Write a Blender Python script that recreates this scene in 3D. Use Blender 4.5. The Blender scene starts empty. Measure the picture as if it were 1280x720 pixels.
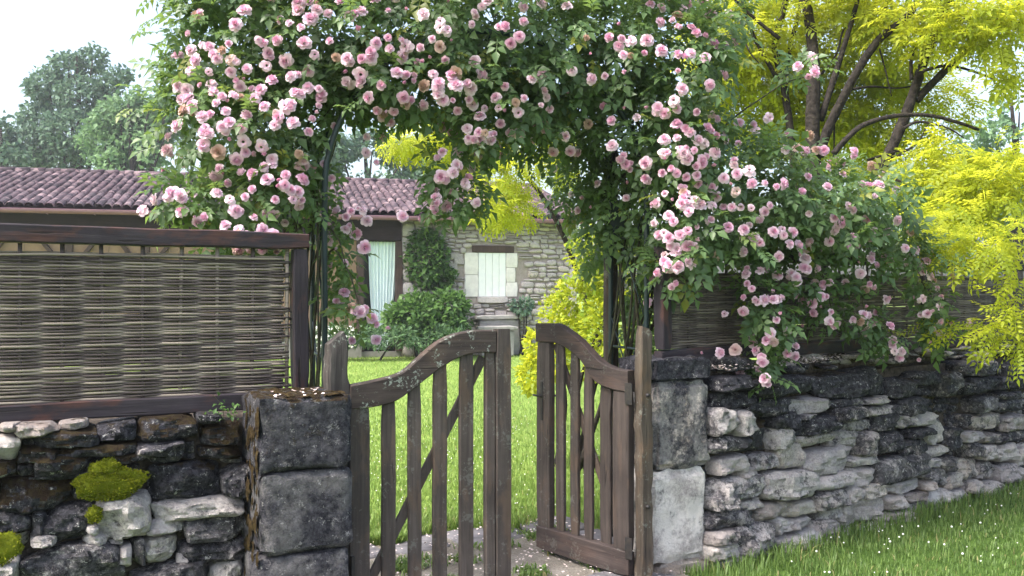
import bpy, math, random
import numpy as np
from mathutils import Vector, Matrix, noise
random.seed(7); rng = np.random.default_rng(11)
R = math.radians
C = bpy.context.scene.collection
sc = bpy.context.scene

# ---------------------------------------------------------------- camera, sky, sun, exposure
EYE = 1.55; F = 1150.0; HZ = 366.0
cd = bpy.data.cameras.new('camera'); cam = bpy.data.objects.new('camera', cd); C.objects.link(cam)
cam.location = (0, 0, EYE); cam.rotation_euler = (R(90) + math.atan((HZ - 360) / F), 0, 0)
cd.sensor_width = 36; cd.lens = 36 * F / 1280; cd.clip_end = 2000; cd.clip_start = .05
sc.camera = cam
SUN = Vector((-.5, -.3, .81)).normalized()
w = bpy.data.worlds.new('World'); sc.world = w; w.use_nodes = True
nt = w.node_tree; bg = nt.nodes['Background']
sky = nt.nodes.new('ShaderNodeTexSky'); sky.sky_type = 'NISHITA'; sky.sun_disc = False
sky.sun_elevation = math.asin(SUN.z); sky.sun_rotation = math.atan2(SUN.x, SUN.y)
sky.air_density = 1.0; sky.dust_density = 5.0; sky.ozone_density = 1.0
hs = nt.nodes.new('ShaderNodeHueSaturation'); hs.inputs['Saturation'].default_value = .85
nt.links.new(sky.outputs[0], hs.inputs['Color']); nt.links.new(hs.outputs[0], bg.inputs['Color'])
bg.inputs['Strength'].default_value = .12
sl = bpy.data.lights.new('sun', 'SUN'); sun = bpy.data.objects.new('sun', sl); C.objects.link(sun)
sl.energy = 1.5; sl.angle = R(13); sl.color = (1, .95, .9)
sun.rotation_euler = SUN.to_track_quat('Z', 'Y').to_euler(); sun.location = SUN * 30
sc.view_settings.view_transform = 'Standard'; sc.view_settings.look = 'None'
sc.view_settings.exposure = 2.05; sc.view_settings.gamma = 1
try:
    sc.cycles.max_bounces = 8; sc.cycles.transparent_max_bounces = 4
except Exception: pass

# ---------------------------------------------------------------- helpers
def mesh(name, V, Fc, mat=None, smooth=False, attr=None):
    """V (n,3); Fc an int array (m,k) or a list of faces."""
    me = bpy.data.meshes.new(name); V = np.asarray(V, dtype=np.float32)
    if isinstance(Fc, np.ndarray):
        k = Fc.shape[1]; n = len(Fc)
        me.vertices.add(len(V)); me.vertices.foreach_set('co', V.ravel())
        me.loops.add(n * k); me.loops.foreach_set('vertex_index', Fc.astype(np.int32).ravel())
        me.polygons.add(n); me.polygons.foreach_set('loop_start', np.arange(0, n * k, k, dtype=np.int32))
        me.polygons.foreach_set('loop_total', np.full(n, k, dtype=np.int32))
        me.update(calc_edges=True)
    else:
        me.from_pydata(V.tolist(), [], [list(map(int, f)) for f in Fc]); me.update()
    if smooth: me.polygons.foreach_set('use_smooth', np.ones(len(me.polygons), dtype=bool))
    for k_, a in (attr or {}).items():
        at = me.attributes.new(k_, 'FLOAT', 'POINT'); at.data.foreach_set('value', np.asarray(a, dtype=np.float32))
    if mat: me.materials.append(mat)
    return me

def obj(name, me, parent=None, loc=None, rot=None, label=None, cat=None, group=None, kind=None):
    o = bpy.data.objects.new(name, me); C.objects.link(o)
    if parent is not None: o.parent = parent
    if loc is not None: o.location = loc
    if rot is not None: o.rotation_euler = rot
    tag(o, label, cat, group, kind)
    return o
def tag(o, label=None, cat=None, group=None, kind=None):
    for k, v in (('label', label), ('category', cat), ('group', group), ('kind', kind)):
        if v: o[k] = v
    return o
def empty(name, label, cat, loc=(0, 0, 0), rz=0, group=None):
    return obj(name, None, None, loc, (0, 0, rz), label, cat, group)

def P(px, py, D):
    """the point of the world seen at photo pixel px, py when it lies D metres ahead."""
    return Vector(((px - 640) / F * D, D, EYE - (py - HZ) / F * D))
class Frame:
    """local axes of a wall: x along it, y into the garden, z up."""
    def __init__(s, p, deg): s.p = Vector((p[0], p[1], 0)); s.a = R(deg); s.u = Vector((math.cos(s.a), math.sin(s.a), 0)); s.v = Vector((-math.sin(s.a), math.cos(s.a), 0))
    def at(s, px, py, off=0.0):
        d = Vector(((px - 640) / F, 1, -(py - HZ) / F)); o = Vector((0, 0, EYE)); p = s.p + s.v * off
        t = (p - o).dot(s.v) / d.dot(s.v); q = o + d * t
        return (q - s.p).dot(s.u), q.z
    def w(s, x, y, z): return s.p + s.u * x + s.v * y + Vector((0, 0, z))

def merge(parts):
    Vs, Fs, n = [], [], 0
    for V, Fc in parts:
        V = np.asarray(V); Vs.append(V); Fs += [[i + n for i in f] for f in Fc]; n += len(V)
    return np.concatenate(Vs), Fs
def loft(rings, caps=True):
    rings = np.asarray(rings, dtype=float); m, k, _ = rings.shape
    Fc = [[i * k + j, i * k + (j + 1) % k, (i + 1) * k + (j + 1) % k, (i + 1) * k + j] for i in range(m - 1) for j in range(k)]
    if caps: Fc += [list(range(k))[::-1], [(m - 1) * k + j for j in range(k)]]
    return rings.reshape(-1, 3), Fc
def smoothpath(pts, n=6):
    pts = [Vector(p) for p in pts]; out = []
    q = [pts[0] * 2 - pts[1]] + pts + [pts[-1] * 2 - pts[-2]]
    for i in range(1, len(q) - 2):
        for k in range(n):
            t = k / n; a, b, c, d = q[i - 1], q[i], q[i + 1], q[i + 2]
            out.append(.5 * ((2 * b) + (c - a) * t + (2 * a - 5 * b + 4 * c - d) * t * t + (3 * b - a - 3 * c + d) * t ** 3))
    return out + [pts[-1]]
def tube(pts, rad, k=6, caps=True, bump=0.0):
    pts = [Vector(p) for p in pts]; m = len(pts)
    if not hasattr(rad, '__len__'): rad = [rad] * m
    rings = []; ref = None
    for i, p in enumerate(pts):
        t = (pts[min(i + 1, m - 1)] - pts[max(i - 1, 0)]).normalized()
        if ref is None: ref = t.orthogonal().normalized()
        ref = (ref - t * ref.dot(t)).normalized(); b = t.cross(ref)
        rings.append([p + (ref * math.cos(2 * math.pi * j / k) + b * math.sin(2 * math.pi * j / k)) * rad[i] * (1 + (random.uniform(-bump, bump) if bump else 0)) for j in range(k)])
    return loft(np.array([[list(v) for v in r] for r in rings]), caps)
def board(x0, x1, y0, y1, z0, z1, axis='z', seg=8, ch=.004, wob=.0015, edge=0.0):
    """a sawn board with chamfered arrises and a little wander; edge = waney right side."""
    lo = {'x': (x0, x1), 'y': (y0, y1), 'z': (z0, z1)}; a0, a1 = lo[axis]
    b0, b1, c0, c1 = {'z': (x0, x1, y0, y1), 'x': (y0, y1, z0, z1), 'y': (x0, x1, z0, z1)}[axis]
    rings = []; sd = random.random() * 100
    for i in range(seg + 1):
        a = a0 + (a1 - a0) * i / seg
        w1 = wob * (noise.noise((a * 3, sd, 0)) * 2); w2 = wob * (noise.noise((a * 3, sd, 9)) * 2)
        e = edge * noise.noise((a * 9, sd, 4)) if edge else 0
        bb0, bb1, cc0, cc1 = b0 + w1, b1 + w1 + e, c0 + w2, c1 + w2
        if i in (0, seg): bb0 += ch; bb1 -= ch; cc0 += ch; cc1 -= ch
        ring = [(bb0 + ch, cc0), (bb1 - ch, cc0), (bb1, cc0 + ch), (bb1, cc1 - ch), (bb1 - ch, cc1), (bb0 + ch, cc1), (bb0, cc1 - ch), (bb0, cc0 + ch)]
        rings.append([{'z': (p, q, a), 'x': (a, p, q), 'y': (p, a, q)}[axis] for p, q in ring])
    V, Fc = loft(np.array(rings))
    if axis == 'y': Fc = [f[::-1] for f in Fc]
    return V, Fc
def box(x0, x1, y0, y1, z0, z1):
    V = np.array([(x, y, z) for z in (z0, z1) for y in (y0, y1) for x in (x0, x1)], float)
    return V, [[0, 2, 3, 1], [4, 5, 7, 6], [0, 1, 5, 4], [2, 6, 7, 3], [0, 4, 6, 2], [1, 3, 7, 5]]
def put(name, vf, mat, parent=None, smooth=False, **k):
    return obj(name, mesh(name, vf[0], vf[1], mat, smooth), parent, **k)

# cube grids for stones
def cubegrid(n):
    idx, V, Q = {}, [], []
    def vid(p):
        key = tuple(round(c, 5) for c in p)
        if key not in idx: idx[key] = len(V); V.append(key)
        return idx[key]
    L = [-1 + 2 * i / n for i in range(n + 1)]
    for ax in range(3):
        for sgn in (-1, 1):
            for i in range(n):
                for j in range(n):
                    q = []
                    for a, b in ((i, j), (i + 1, j), (i + 1, j + 1), (i, j + 1)):
                        p = [0, 0, 0]; p[ax] = sgn; p[(ax + 1) % 3] = L[a]; p[(ax + 2) % 3] = L[b]; q.append(vid(p))
                    Q.append(q if sgn > 0 else q[::-1])
    return np.array(V), np.array(Q)
GR = {n: cubegrid(n) for n in (2, 3, 5, 7, 8, 9, 13)}
def stone_vf(w, h, d, n=5, k=4.0, clips=7, cut=(.72, .95), rough=.05, skew=.16):
    V, Q = GR[n]; p = V.copy()
    p /= (np.abs(p) ** k).sum(1)[:, None] ** (1 / k)
    for _ in range(clips):                                          # planes split off the faces, as in broken limestone
        nn = rng.normal(size=3); nn[1] -= .9; nn /= np.linalg.norm(nn); c = rng.uniform(*cut) * (np.abs(nn).sum() * .62 + .38)
        dd = p @ nn - c; p = np.where(dd[:, None] > 0, p - dd[:, None] * nn * .9, p)
    s1, s2, s3 = rng.uniform(-skew, skew, 3)
    p[:, 0] += s1 * p[:, 2] * .6; p[:, 2] *= 1 + s2 * p[:, 0]; p[:, 2] += s3 * p[:, 0] * .5
    o = rng.uniform(-50, 50, 3); out = np.empty_like(p)
    for i, v in enumerate(p):
        q = (v[0] * w * 9 + o[0], v[1] * d * 9 + o[1], v[2] * h * 9 + o[2])
        r = rough * (noise.noise((q[0] * .45, q[1] * .45, q[2] * .45)) + .7 * noise.noise((q[0] * 1.3, q[1] * 1.3, q[2] * 1.3)) + .45 * noise.noise((q[0] * 3.1, q[1] * 3.1, q[2] * 3.1)))
        out[i] = v * (1 + np.array([.75, 2.2, .85]) * r)
    return out * np.array([w / 2, d / 2, h / 2]), Q

def block_vf(w, h, d, n=9, ch=.014, rough=.006):
    """a squared block with worn arrises."""
    V, Q = GR[n]; hd = np.array([w / 2, d / 2, h / 2]); o = rng.uniform(-50, 50, 3); out = np.empty_like(V)
    for i, v in enumerate(V):
        q = v * hd; edge = (np.abs(v) > .999).sum(); c = ch * (1 + 1.2 * noise.noise(tuple(q * 14 + o)))
        if edge >= 2: q = q - np.sign(v) * (np.abs(v) > .999) * max(.003, c) * (1 if edge == 2 else 1.5)
        nn = np.sign(v) * (np.abs(v) > .999)
        q = q + nn * rough * (noise.noise(tuple(q * 7 + o)) + .8 * noise.noise(tuple(q * 19 + o)))
        out[i] = q
    return out, Q

# ---------------------------------------------------------------- materials
def newmat(name):
    m = bpy.data.materials.new(name); m.use_nodes = True; t = m.node_tree
    return m, t, t.nodes['Principled BSDF'], t.nodes['Material Output']
def nd(t, typ, ins=None, **props):
    n = t.nodes.new(typ)
    for k, v in props.items(): setattr(n, k, v)
    for k, v in (ins or {}).items():
        if hasattr(v, 'links') or isinstance(v, bpy.types.NodeSocket): t.links.new(v, n.inputs[k])
        else: n.inputs[k].default_value = v
    return n
def rgb(c): return (c[0], c[1], c[2], 1)
def pos(t): return nd(t, 'ShaderNodeNewGeometry').outputs['Position']
def tco(t): return nd(t, 'ShaderNodeTexCoord').outputs['Object']
def nz(t, vec, scale, detail=4, rough=.6, dist=0, sc3=None):
    if sc3 is not None: vec = nd(t, 'ShaderNodeMapping', {'Vector': vec, 'Scale': sc3}).outputs[0]
    return nd(t, 'ShaderNodeTexNoise', {'Vector': vec, 'Scale': scale, 'Detail': detail, 'Roughness': rough, 'Distortion': dist}).outputs[0]
def ramp(t, fac, stops):
    r = nd(t, 'ShaderNodeValToRGB', {'Fac': fac}); e = r.color_ramp.elements
    while len(e) < len(stops): e.new(.5)
    for el, (p, c) in zip(e, stops): el.position = p; el.color = rgb(c) if hasattr(c, '__len__') else (c, c, c, 1)
    return r.outputs[0]
def mix(t, fac, a, b, mode='MIX'):
    n = nd(t, 'ShaderNodeMix', data_type='RGBA', blend_type=mode)
    for i, v in ((0, fac), (6, a), (7, b)):
        if isinstance(v, bpy.types.NodeSocket): t.links.new(v, n.inputs[i])
        else: n.inputs[i].default_value = v if i == 0 else rgb(v)
    return n.outputs[2]
def mth(t, op, a, b=0.0, clamp=False):
    n = nd(t, 'ShaderNodeMath', operation=op, use_clamp=clamp)
    for i, v in ((0, a), (1, b)):
        if isinstance(v, bpy.types.NodeSocket): t.links.new(v, n.inputs[i])
        else: n.inputs[i].default_value = v
    return n.outputs[0]
def bump(t, bs, h, strength=.5, dist=.01):
    b = nd(t, 'ShaderNodeBump', {'Height': h, 'Strength': strength, 'Distance': dist}); t.links.new(b.outputs[0], bs.inputs['Normal']); return b
def oattr(t, name): return nd(t, 'ShaderNodeAttribute', attribute_type='OBJECT', attribute_name=name).outputs['Fac']
def gattr(t, name): return nd(t, 'ShaderNodeAttribute', attribute_type='GEOMETRY', attribute_name=name).outputs['Fac']
def orand(t): return nd(t, 'ShaderNodeObjectInfo').outputs['Random']
def setc(t, bs, col, rough=.85, spec=.25):
    if isinstance(col, bpy.types.NodeSocket): t.links.new(col, bs.inputs['Base Color'])
    else: bs.inputs['Base Color'].default_value = rgb(col)
    bs.inputs['Roughness'].default_value = rough; bs.inputs['Specular IOR Level'].default_value = spec
MOSS = (.028, .016, .01)
def stone_mat(name, pale, mid, crustcol=(.012, .012, .016), lichen=.75, vary=.55):
    """weathered limestone: obj['crust'] = share of black crust (raised on filler stones to shade the gaps), obj['moss'] = share of brown moss, obj['warm'] = ochre."""
    m, t, bs, out = newmat(name); p = pos(t)
    c = mix(t, ramp(t, nz(t, p, 14, 5), [(.35, 0), (.65, 1)]), pale, mid)
    c = mix(t, mth(t, 'MULTIPLY', oattr(t, 'warm'), ramp(t, nz(t, p, 6, 3), [(.3, .3), (.7, 1)])), c, (.42, .27, .13))
    c = mix(t, vary, c, ramp(t, orand(t), [(0, (.2, .175, .19)), (.3, (.5, .46, .45)), (.55, (.3, .27, .28)), (.8, (.6, .56, .53)), (1, (.5, .4, .3))]))
    c = mix(t, ramp(t, nz(t, p, 75, 5, .75), [(.4, .0), (.62, .7)]), c, tuple(q * .55 for q in mid))
    n1 = mth(t, 'ADD', mth(t, 'MULTIPLY', nz(t, p, 8, 8, .72), .62), mth(t, 'MULTIPLY', nz(t, p, 42, 6, .75), .38))
    f = mth(t, 'ADD', n1, mth(t, 'MULTIPLY', mth(t, 'SUBTRACT', oattr(t, 'crust'), .5), .4))
    c = mix(t, ramp(t, f, [(.46, 0), (.5, .7), (.56, 1)]), c, mix(t, ramp(t, nz(t, p, 28, 7, .8), [(.42, 0), (.66, 1)]), crustcol, (.1, .097, .112)))
    c = mix(t, mth(t, 'MULTIPLY', oattr(t, 'pale'), ramp(t, mth(t, 'ADD', mth(t, 'MULTIPLY', nz(t, p, 5, 6, .65), .8), mth(t, 'MULTIPLY', nz(t, p, 45, 5, .7), .3)), [(.5, 0), (.62, 1)])), c, (.82, .78, .74))
    wl = ramp(t, mth(t, 'ADD', mth(t, 'MULTIPLY', nz(t, p, 26, 6, .75), .7), mth(t, 'MULTIPLY', nz(t, p, 150, 3), .3)), [(.57, 0), (.62, 1)])
    c = mix(t, mth(t, 'MULTIPLY', wl, lichen), c, (.6, .59, .57))
    nrm = nd(t, 'ShaderNodeSeparateXYZ', {'Vector': nd(t, 'ShaderNodeNewGeometry').outputs['Normal']}).outputs[2]
    mo = mth(t, 'ADD', mth(t, 'MULTIPLY', nrm, .22), mth(t, 'ADD', nz(t, p, 9, 5, .65), mth(t, 'MULTIPLY', mth(t, 'SUBTRACT', oattr(t, 'moss'), 1.0), .45)))
    mf = ramp(t, mo, [(.5, 0), (.6, 1)])
    c = mix(t, mf, c, mix(t, ramp(t, nz(t, p, 30, 5, .7), [(.4, 0), (.65, 1)]), MOSS, (.06, .045, .015)))
    setc(t, bs, c, .9, .2)
    h = mth(t, 'ADD', mth(t, 'MULTIPLY', nz(t, p, 22, 6, .7), .7), mth(t, 'MULTIPLY', nz(t, p, 110, 4, .7), .45))
    bump(t, bs, mth(t, 'ADD', h, mth(t, 'MULTIPLY', mf, mth(t, 'MULTIPLY', nz(t, p, 200, 2), .8))), 1.0, .035)
    return m
def wood_mat(name, a, b, axis, worn=None, wornamt=.5, lichen=0, rough=.8, spec=.3):
    m, t, bs, out = newmat(name); co = tco(t)
    s = {'z': (38, 38, 2.2), 'x': (2.2, 38, 38), 'y': (38, 2.2, 38)}[axis]
    g = nz(t, co, 1.0, 6, .65, .6, s); g2 = nz(t, co, 1.0, 3, .5, 0, tuple(q * 3 for q in s))
    big = nz(t, co, 3.0, 4)
    c = mix(t, ramp(t, g, [(.32, 0), (.68, 1)]), a, b)
    c = mix(t, ramp(t, orand(t), [(0, 0), (1, .35)]), c, tuple(q * .55 for q in a))
    c = mix(t, ramp(t, big, [(.35, .55), (.65, 0)]), c, tuple(q * .45 for q in a))
    if worn: c = mix(t, mth(t, 'MULTIPLY', ramp(t, nz(t, co, 1.0, 5, .6, .3, tuple(q * .18 + 3 for q in s)), [(.52, 0), (.62, 1)]), wornamt), c, worn)
    cr = ramp(t, nz(t, co, 1.0, 2, .5, .3, tuple(q * 1.4 for q in s)), [(.27, 1), (.33, 0)])
    c = mix(t, mth(t, 'MULTIPLY', cr, .8), c, (.008, .006, .005))
    if lichen:
        c = mix(t, mth(t, 'MULTIPLY', ramp(t, mth(t, 'ADD', mth(t, 'MULTIPLY', nz(t, co, 9, 3), .5), mth(t, 'MULTIPLY', nz(t, co, 60, 5, .7), .5)), [(.56, 0), (.6, 1)]), lichen), c, (.4, .46, .4))
    setc(t, bs, c, rough, spec)
    bump(t, bs, mth(t, 'SUBTRACT', mth(t, 'ADD', g, mth(t, 'MULTIPLY', g2, .5)), cr), .6, .004)
    return m
def leaf_mat(name, ca, cb, back=None, trans=.35, rough=.5, spec=.35, old=None):
    m, t, bs, out = newmat(name)
    f = gattr(t, 'tint'); c = mix(t, f, ca, cb)
    if old: c = mix(t, ramp(t, f, [(.955, 0), (.97, 1)]), c, old)
    setc(t, bs, c, rough, spec)
    tr = nd(t, 'ShaderNodeBsdfTranslucent', {'Color': mix(t, .5, c, back or tuple(min(1, q * 1.7) for q in cb))})
    ms = nd(t, 'ShaderNodeMixShader', {0: trans, 1: bs.outputs[0], 2: tr.outputs[0]})
    t.links.new(ms.outputs[0], out.inputs[0]); return m
def plain(name, a, b=None, scale=20, rough=.8, spec=.3, bstr=.3, bdist=.004, metal=0):
    m, t, bs, out = newmat(name); p = pos(t)
    n = nz(t, p, scale, 5)
    c = mix(t, ramp(t, n, [(.35, 0), (.65, 1)]), a, b or tuple(q * .7 for q in a))
    setc(t, bs, c, rough, spec); bs.inputs['Metallic'].default_value = metal
    if bstr: bump(t, bs, n, bstr, bdist)
    return m

M = {}
M['stone'] = stone_mat('weathered_limestone', (.66, .61, .57), (.36, .33, .34))
M['block'] = stone_mat('dressed_limestone', (.7, .66, .62), (.46, .42, .41), (.014, .015, .022), .4, .15)
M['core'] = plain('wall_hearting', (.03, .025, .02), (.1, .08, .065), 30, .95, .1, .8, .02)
M['gwv'] = wood_mat('oak_upright', (.05, .04, .035), (.125, .102, .09), 'z', (.15, .095, .06), .3, .12)
M['gwx'] = wood_mat('oak_rail', (.036, .027, .024), (.095, .074, .064), 'x', (.12, .075, .05), .25, .55)
M['gwr'] = wood_mat('oak_rail_reddish', (.036, .027, .025), (.088, .066, .059), 'x', (.1, .06, .045), .3, .1)
M['gwz'] = wood_mat('oak_upright_reddish', (.04, .031, .028), (.1, .079, .069), 'z', (.1, .065, .045), .3)
M['post'] = wood_mat('oak_post', (.04, .031, .024), (.125, .1, .076), 'z', (.13, .08, .042), .4, .2)
M['oldpost'] = wood_mat('oak_post_grey', (.02, .017, .016), (.11, .098, .09), 'z', None, .4, .25)
M['frx'] = wood_mat('stained_rail', (.024, .019, .024), (.056, .046, .055), 'x', (.13, .05, .03), .4)
M['frz'] = wood_mat('stained_post', (.024, .019, .024), (.052, .043, .052), 'z', (.13, .05, .03), .35)
M['iron'] = plain('black_iron', (.012, .012, .013), (.03, .024, .02), 40, .6, .4)
M['arch'] = plain('dark_green_paint', (.008, .022, .024), (.012, .03, .03), 10, .45, .5, .1)
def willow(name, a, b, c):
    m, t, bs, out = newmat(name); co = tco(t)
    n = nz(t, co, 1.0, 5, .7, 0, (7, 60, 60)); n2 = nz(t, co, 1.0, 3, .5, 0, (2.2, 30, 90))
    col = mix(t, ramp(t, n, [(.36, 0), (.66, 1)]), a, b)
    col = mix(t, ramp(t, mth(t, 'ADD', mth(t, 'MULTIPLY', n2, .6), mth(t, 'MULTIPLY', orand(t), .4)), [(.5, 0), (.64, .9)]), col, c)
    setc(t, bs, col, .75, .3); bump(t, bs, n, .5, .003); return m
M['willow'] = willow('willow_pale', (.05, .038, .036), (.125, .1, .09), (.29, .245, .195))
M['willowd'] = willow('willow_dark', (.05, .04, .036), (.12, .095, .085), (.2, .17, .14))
M['rose'] = leaf_mat('rose_leaf', (.05, .1, .04), (.125, .21, .07), (.32, .46, .08), .42, .45, .5, (.2, .22, .03))
M['cane'] = plain('rose_cane', (.035, .025, .018), (.06, .07, .03), 30, .8)
M['gold'] = leaf_mat('golden_leaf', (.18, .25, .014), (.34, .38, .024), (1, .98, .08), .6, .5, .3)
M['goldgreen'] = leaf_mat('golden_green_leaf', (.16, .26, .02), (.42, .46, .03), (.6, .62, .04), .42, .5, .3)
M['bark'] = plain('tree_bark', (.012, .01, .009), (.042, .035, .03), 25, .9, .2, .9, .02)
M['far'] = leaf_mat('far_leaf_hazed', (.085, .16, .085), (.19, .3, .14), None, .3, .6, .2)  # leaf colour lifted to carry part of the distance haze
M['fardark'] = leaf_mat('far_dark_leaf_hazed', (.06, .115, .085), (.14, .22, .14), None, .25, .6, .2)  # paled as well: haze over far trees mixed into the leaf colour
M['shrub'] = leaf_mat('shrub_leaf', (.045, .1, .03), (.105, .2, .045), None, .35, .5, .3)
M['herb'] = leaf_mat('border_leaf', (.06, .12, .06), (.13, .22, .1), None, .3, .6, .2)
M['grass'] = leaf_mat('verge_blade', (.07, .13, .03), (.17, .26, .07), (.3, .42, .08), .35, .5, .3, (.3, .26, .12))
M['lawngrass'] = leaf_mat('lawn_blade', (.11, .19, .035), (.24, .35, .085), (.4, .52, .12), .35, .5, .3, (.36, .33, .14))
M['mossy'] = leaf_mat('bright_moss', (.1, .13, .01), (.27, .28, .02), None, .2, .9, .1)
def bloom_mat():
    m, t, bs, out = newmat('rose_petal'); f = gattr(t, 'tint'); r = mth(t, 'FRACT', mth(t, 'ADD', orand(t), gattr(t, 'seed')))
    c = mix(t, f, (.9, .72, .81), (.83, .46, .63))
    c = mix(t, ramp(t, r, [(0, .75), (.25, .25), (.6, 0)]), c, (.92, .8, .83))
    c = mix(t, ramp(t, r, [(.75, 0), (1, .4)]), c, (.82, .4, .6))
    c = mix(t, ramp(t, r, [(.05, .8), (.08, 0)]), c, (.55, .36, .24))
    setc(t, bs, c, .6, .2)
    tr = nd(t, 'ShaderNodeBsdfTranslucent', {'Color': c}); ms = nd(t, 'ShaderNodeMixShader', {0: .3, 1: bs.outputs[0], 2: tr.outputs[0]})
    t.links.new(ms.outputs[0], out.inputs[0]); return m
M['petal'] = bloom_mat()
M['fallen'] = plain('fallen_petal', (.75, .66, .64), (.6, .46, .42), 60, .8, .2, 0)
M['daisy'] = plain('white_clover', (.8, .8, .76), (.7, .7, .66), 60, .8, .2, 0)
def ground_mat(name, cols, sc1, sc2, bd):
    m, t, bs, out = newmat(name); p = pos(t)
    c = ramp(t, mth(t, 'ADD', mth(t, 'MULTIPLY', nz(t, p, sc1, 5), .5), mth(t, 'MULTIPLY', nz(t, p, sc2, 5, .7), .5)), [(.3, cols[0]), (.5, cols[1]), (.7, cols[2])])
    setc(t, bs, c, .95, .1); bump(t, bs, nz(t, p, sc2, 5, .7), .8, bd); return m
M['lawn'] = ground_mat('lawn_turf', ((.12, .19, .035), (.19, .28, .06), (.28, .36, .1)), .9, 45, .03)
M['verge'] = ground_mat('verge_turf', ((.03, .06, .012), (.07, .13, .025), (.11, .17, .04)), 1.5, 40, .03)
M['soil'] = ground_mat('gritty_soil', ((.09, .075, .06), (.2, .18, .15), (.36, .33, .3)), 4, 70, .015)
M['slab'] = plain('paving_stone', (.2, .19, .2), (.1, .095, .1), 9, .9, .2, .6, .01)
def tile_mat():
    m, t, bs, out = newmat('clay_tile'); p = pos(t)
    v = nd(t, 'ShaderNodeTexVoronoi', {'Vector': p, 'Scale': 4.6}).outputs['Color']
    g = nd(t, 'ShaderNodeSeparateColor', {0: v}).outputs[0]
    c = ramp(t, g, [(0, (.025, .018, .025)), (.3, (.055, .036, .046)), (.6, (.092, .058, .07)), (.85, (.125, .088, .1)), (1, (.28, .2, .21))])
    c = mix(t, ramp(t, nz(t, p, 5, 5, .7), [(.45, 0), (.65, .75)]), c, (.07, .055, .06))
    setc(t, bs, c, .85, .25); bump(t, bs, nz(t, p, 30, 4), .4, .01); return m
M['tile'] = tile_mat()
M['gutter'] = plain('copper_gutter', (.28, .14, .2), (.24, .12, .17), 6, .5, .4, .1)
M['beam'] = wood_mat('dark_beam', (.02, .011, .013), (.045, .026, .03), 'x')
M['beamz'] = wood_mat('brown_timber', (.06, .038, .032), (.11, .072, .06), 'z')
M['ochre'] = plain('ochre_infill', (.27, .18, .12), (.22, .145, .1), 3, .9, .1, .3)
M['hstone'] = stone_mat('house_limestone', (.8, .73, .72), (.6, .54, .53), (.25, .21, .19), .2)
M['mortar'] = plain('lime_mortar', (.36, .31, .29), (.27, .23, .21), 12, .95, .1, .5, .02)
M['quoin'] = plain('dressed_quoin', (.75, .72, .68), (.64, .61, .58), 8, .9, .1, .4, .01)
M['white'] = plain('white_paint', (.82, .83, .82), (.76, .78, .78), 8, .6, .3, .05)
M['cloth'] = plain('pale_blue_cloth', (.74, .83, .83), (.7, .8, .8), 5, .9, .1, 0)
M['dark'] = plain('dark_glass_and_interior', (.012, .013, .015), (.02, .02, .022), 3, .25, .5, 0)  # one near-black for the glass and the unlit room of the doorway
M['grey'] = plain('grey_render', (.3, .29, .28), (.24, .23, .22), 8, .9, .1, .3)

# ---------------------------------------------------------------- leaf clouds
def leaflet(L, W, fold=.25, curl=.15):
    V = np.array([(0, 0, 0), (-W / 2, L * .45, fold * W), (0, L * .5, 0), (W / 2, L * .45, fold * W), (0, L, -curl * L)], float)
    return V, np.array([[0, 2, 1], [0, 3, 2], [1, 2, 4], [2, 3, 4]])
def spray(pairs, step, L, W, stem=.03, droop=.2):
    """a pinnate leaf along +y."""
    Vs, Fs, n = [], [], 0
    def add(x, y, a, s=1.0):
        nonlocal n
        V, Fc = leaflet(L * s, W * s); c, sn = math.cos(a), math.sin(a)
        Q = np.stack([V[:, 0] * c - V[:, 1] * sn + x, V[:, 0] * sn + V[:, 1] * c + y, V[:, 2]], 1)
        Q[:, 2] -= droop * (np.hypot(Q[:, 0] * .7, Q[:, 1]) ** 2) / max(step * pairs + stem + L, .01)
        Vs.append(Q); Fs.append(Fc + n); n += len(V)
    for i in range(pairs):
        y = stem + i * step
        add(.004, y, -R(62), .85 + .1 * i / max(1, pairs)); add(-.004, y, R(62), .85 + .1 * i / max(1, pairs))
    add(0, stem + pairs * step - step * .5, 0, 1.08)
    r = .0016; yE = stem + pairs * step
    V = np.array([(-r, 0, 0), (r, 0, 0), (r, yE, -droop * yE * .5), (-r, yE, -droop * yE * .5)]); Vs.append(V); Fs.append(np.array([[0, 1, 2], [0, 2, 3]]) + n); n += 4
    return np.concatenate(Vs), np.concatenate(Fs)
def scatter(tmpl, pos_, fwd, up, scale, tint=None):
    """copies of a template: +y along fwd, +z near up -> vertices, triangles, tint."""
    V, Fc = tmpl; n = len(pos_)
    f = fwd / np.linalg.norm(fwd, axis=1)[:, None]
    x = np.cross(f, up); x /= np.linalg.norm(x, axis=1)[:, None] + 1e-9
    z = np.cross(x, f)
    W = (V[None, :, 0, None] * x[:, None] + V[None, :, 1, None] * f[:, None] + V[None, :, 2, None] * z[:, None]) * scale[:, None, None] + pos_[:, None]
    FF = (Fc[None] + (np.arange(n) * len(V))[:, None, None]).reshape(-1, Fc.shape[1])
    tt = np.repeat(rng.random(n) if tint is None else tint, len(V))
    return W.reshape(-1, 3), FF, tt
def cloud(name, groups, mat, parent, kind='stuff'):
    Vs, Fs, Ts, n = [], [], [], 0
    for V, Fc, T in groups: Vs.append(V); Fs.append(Fc + n); Ts.append(T); n += len(V)
    me = mesh(name, np.concatenate(Vs), np.concatenate(Fs), mat, False, {'tint': np.concatenate(Ts)})
    return obj(name, me, parent, kind=kind)
def unit(n):
    v = rng.normal(size=(n, 3)); return v / np.linalg.norm(v, axis=1)[:, None]
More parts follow.
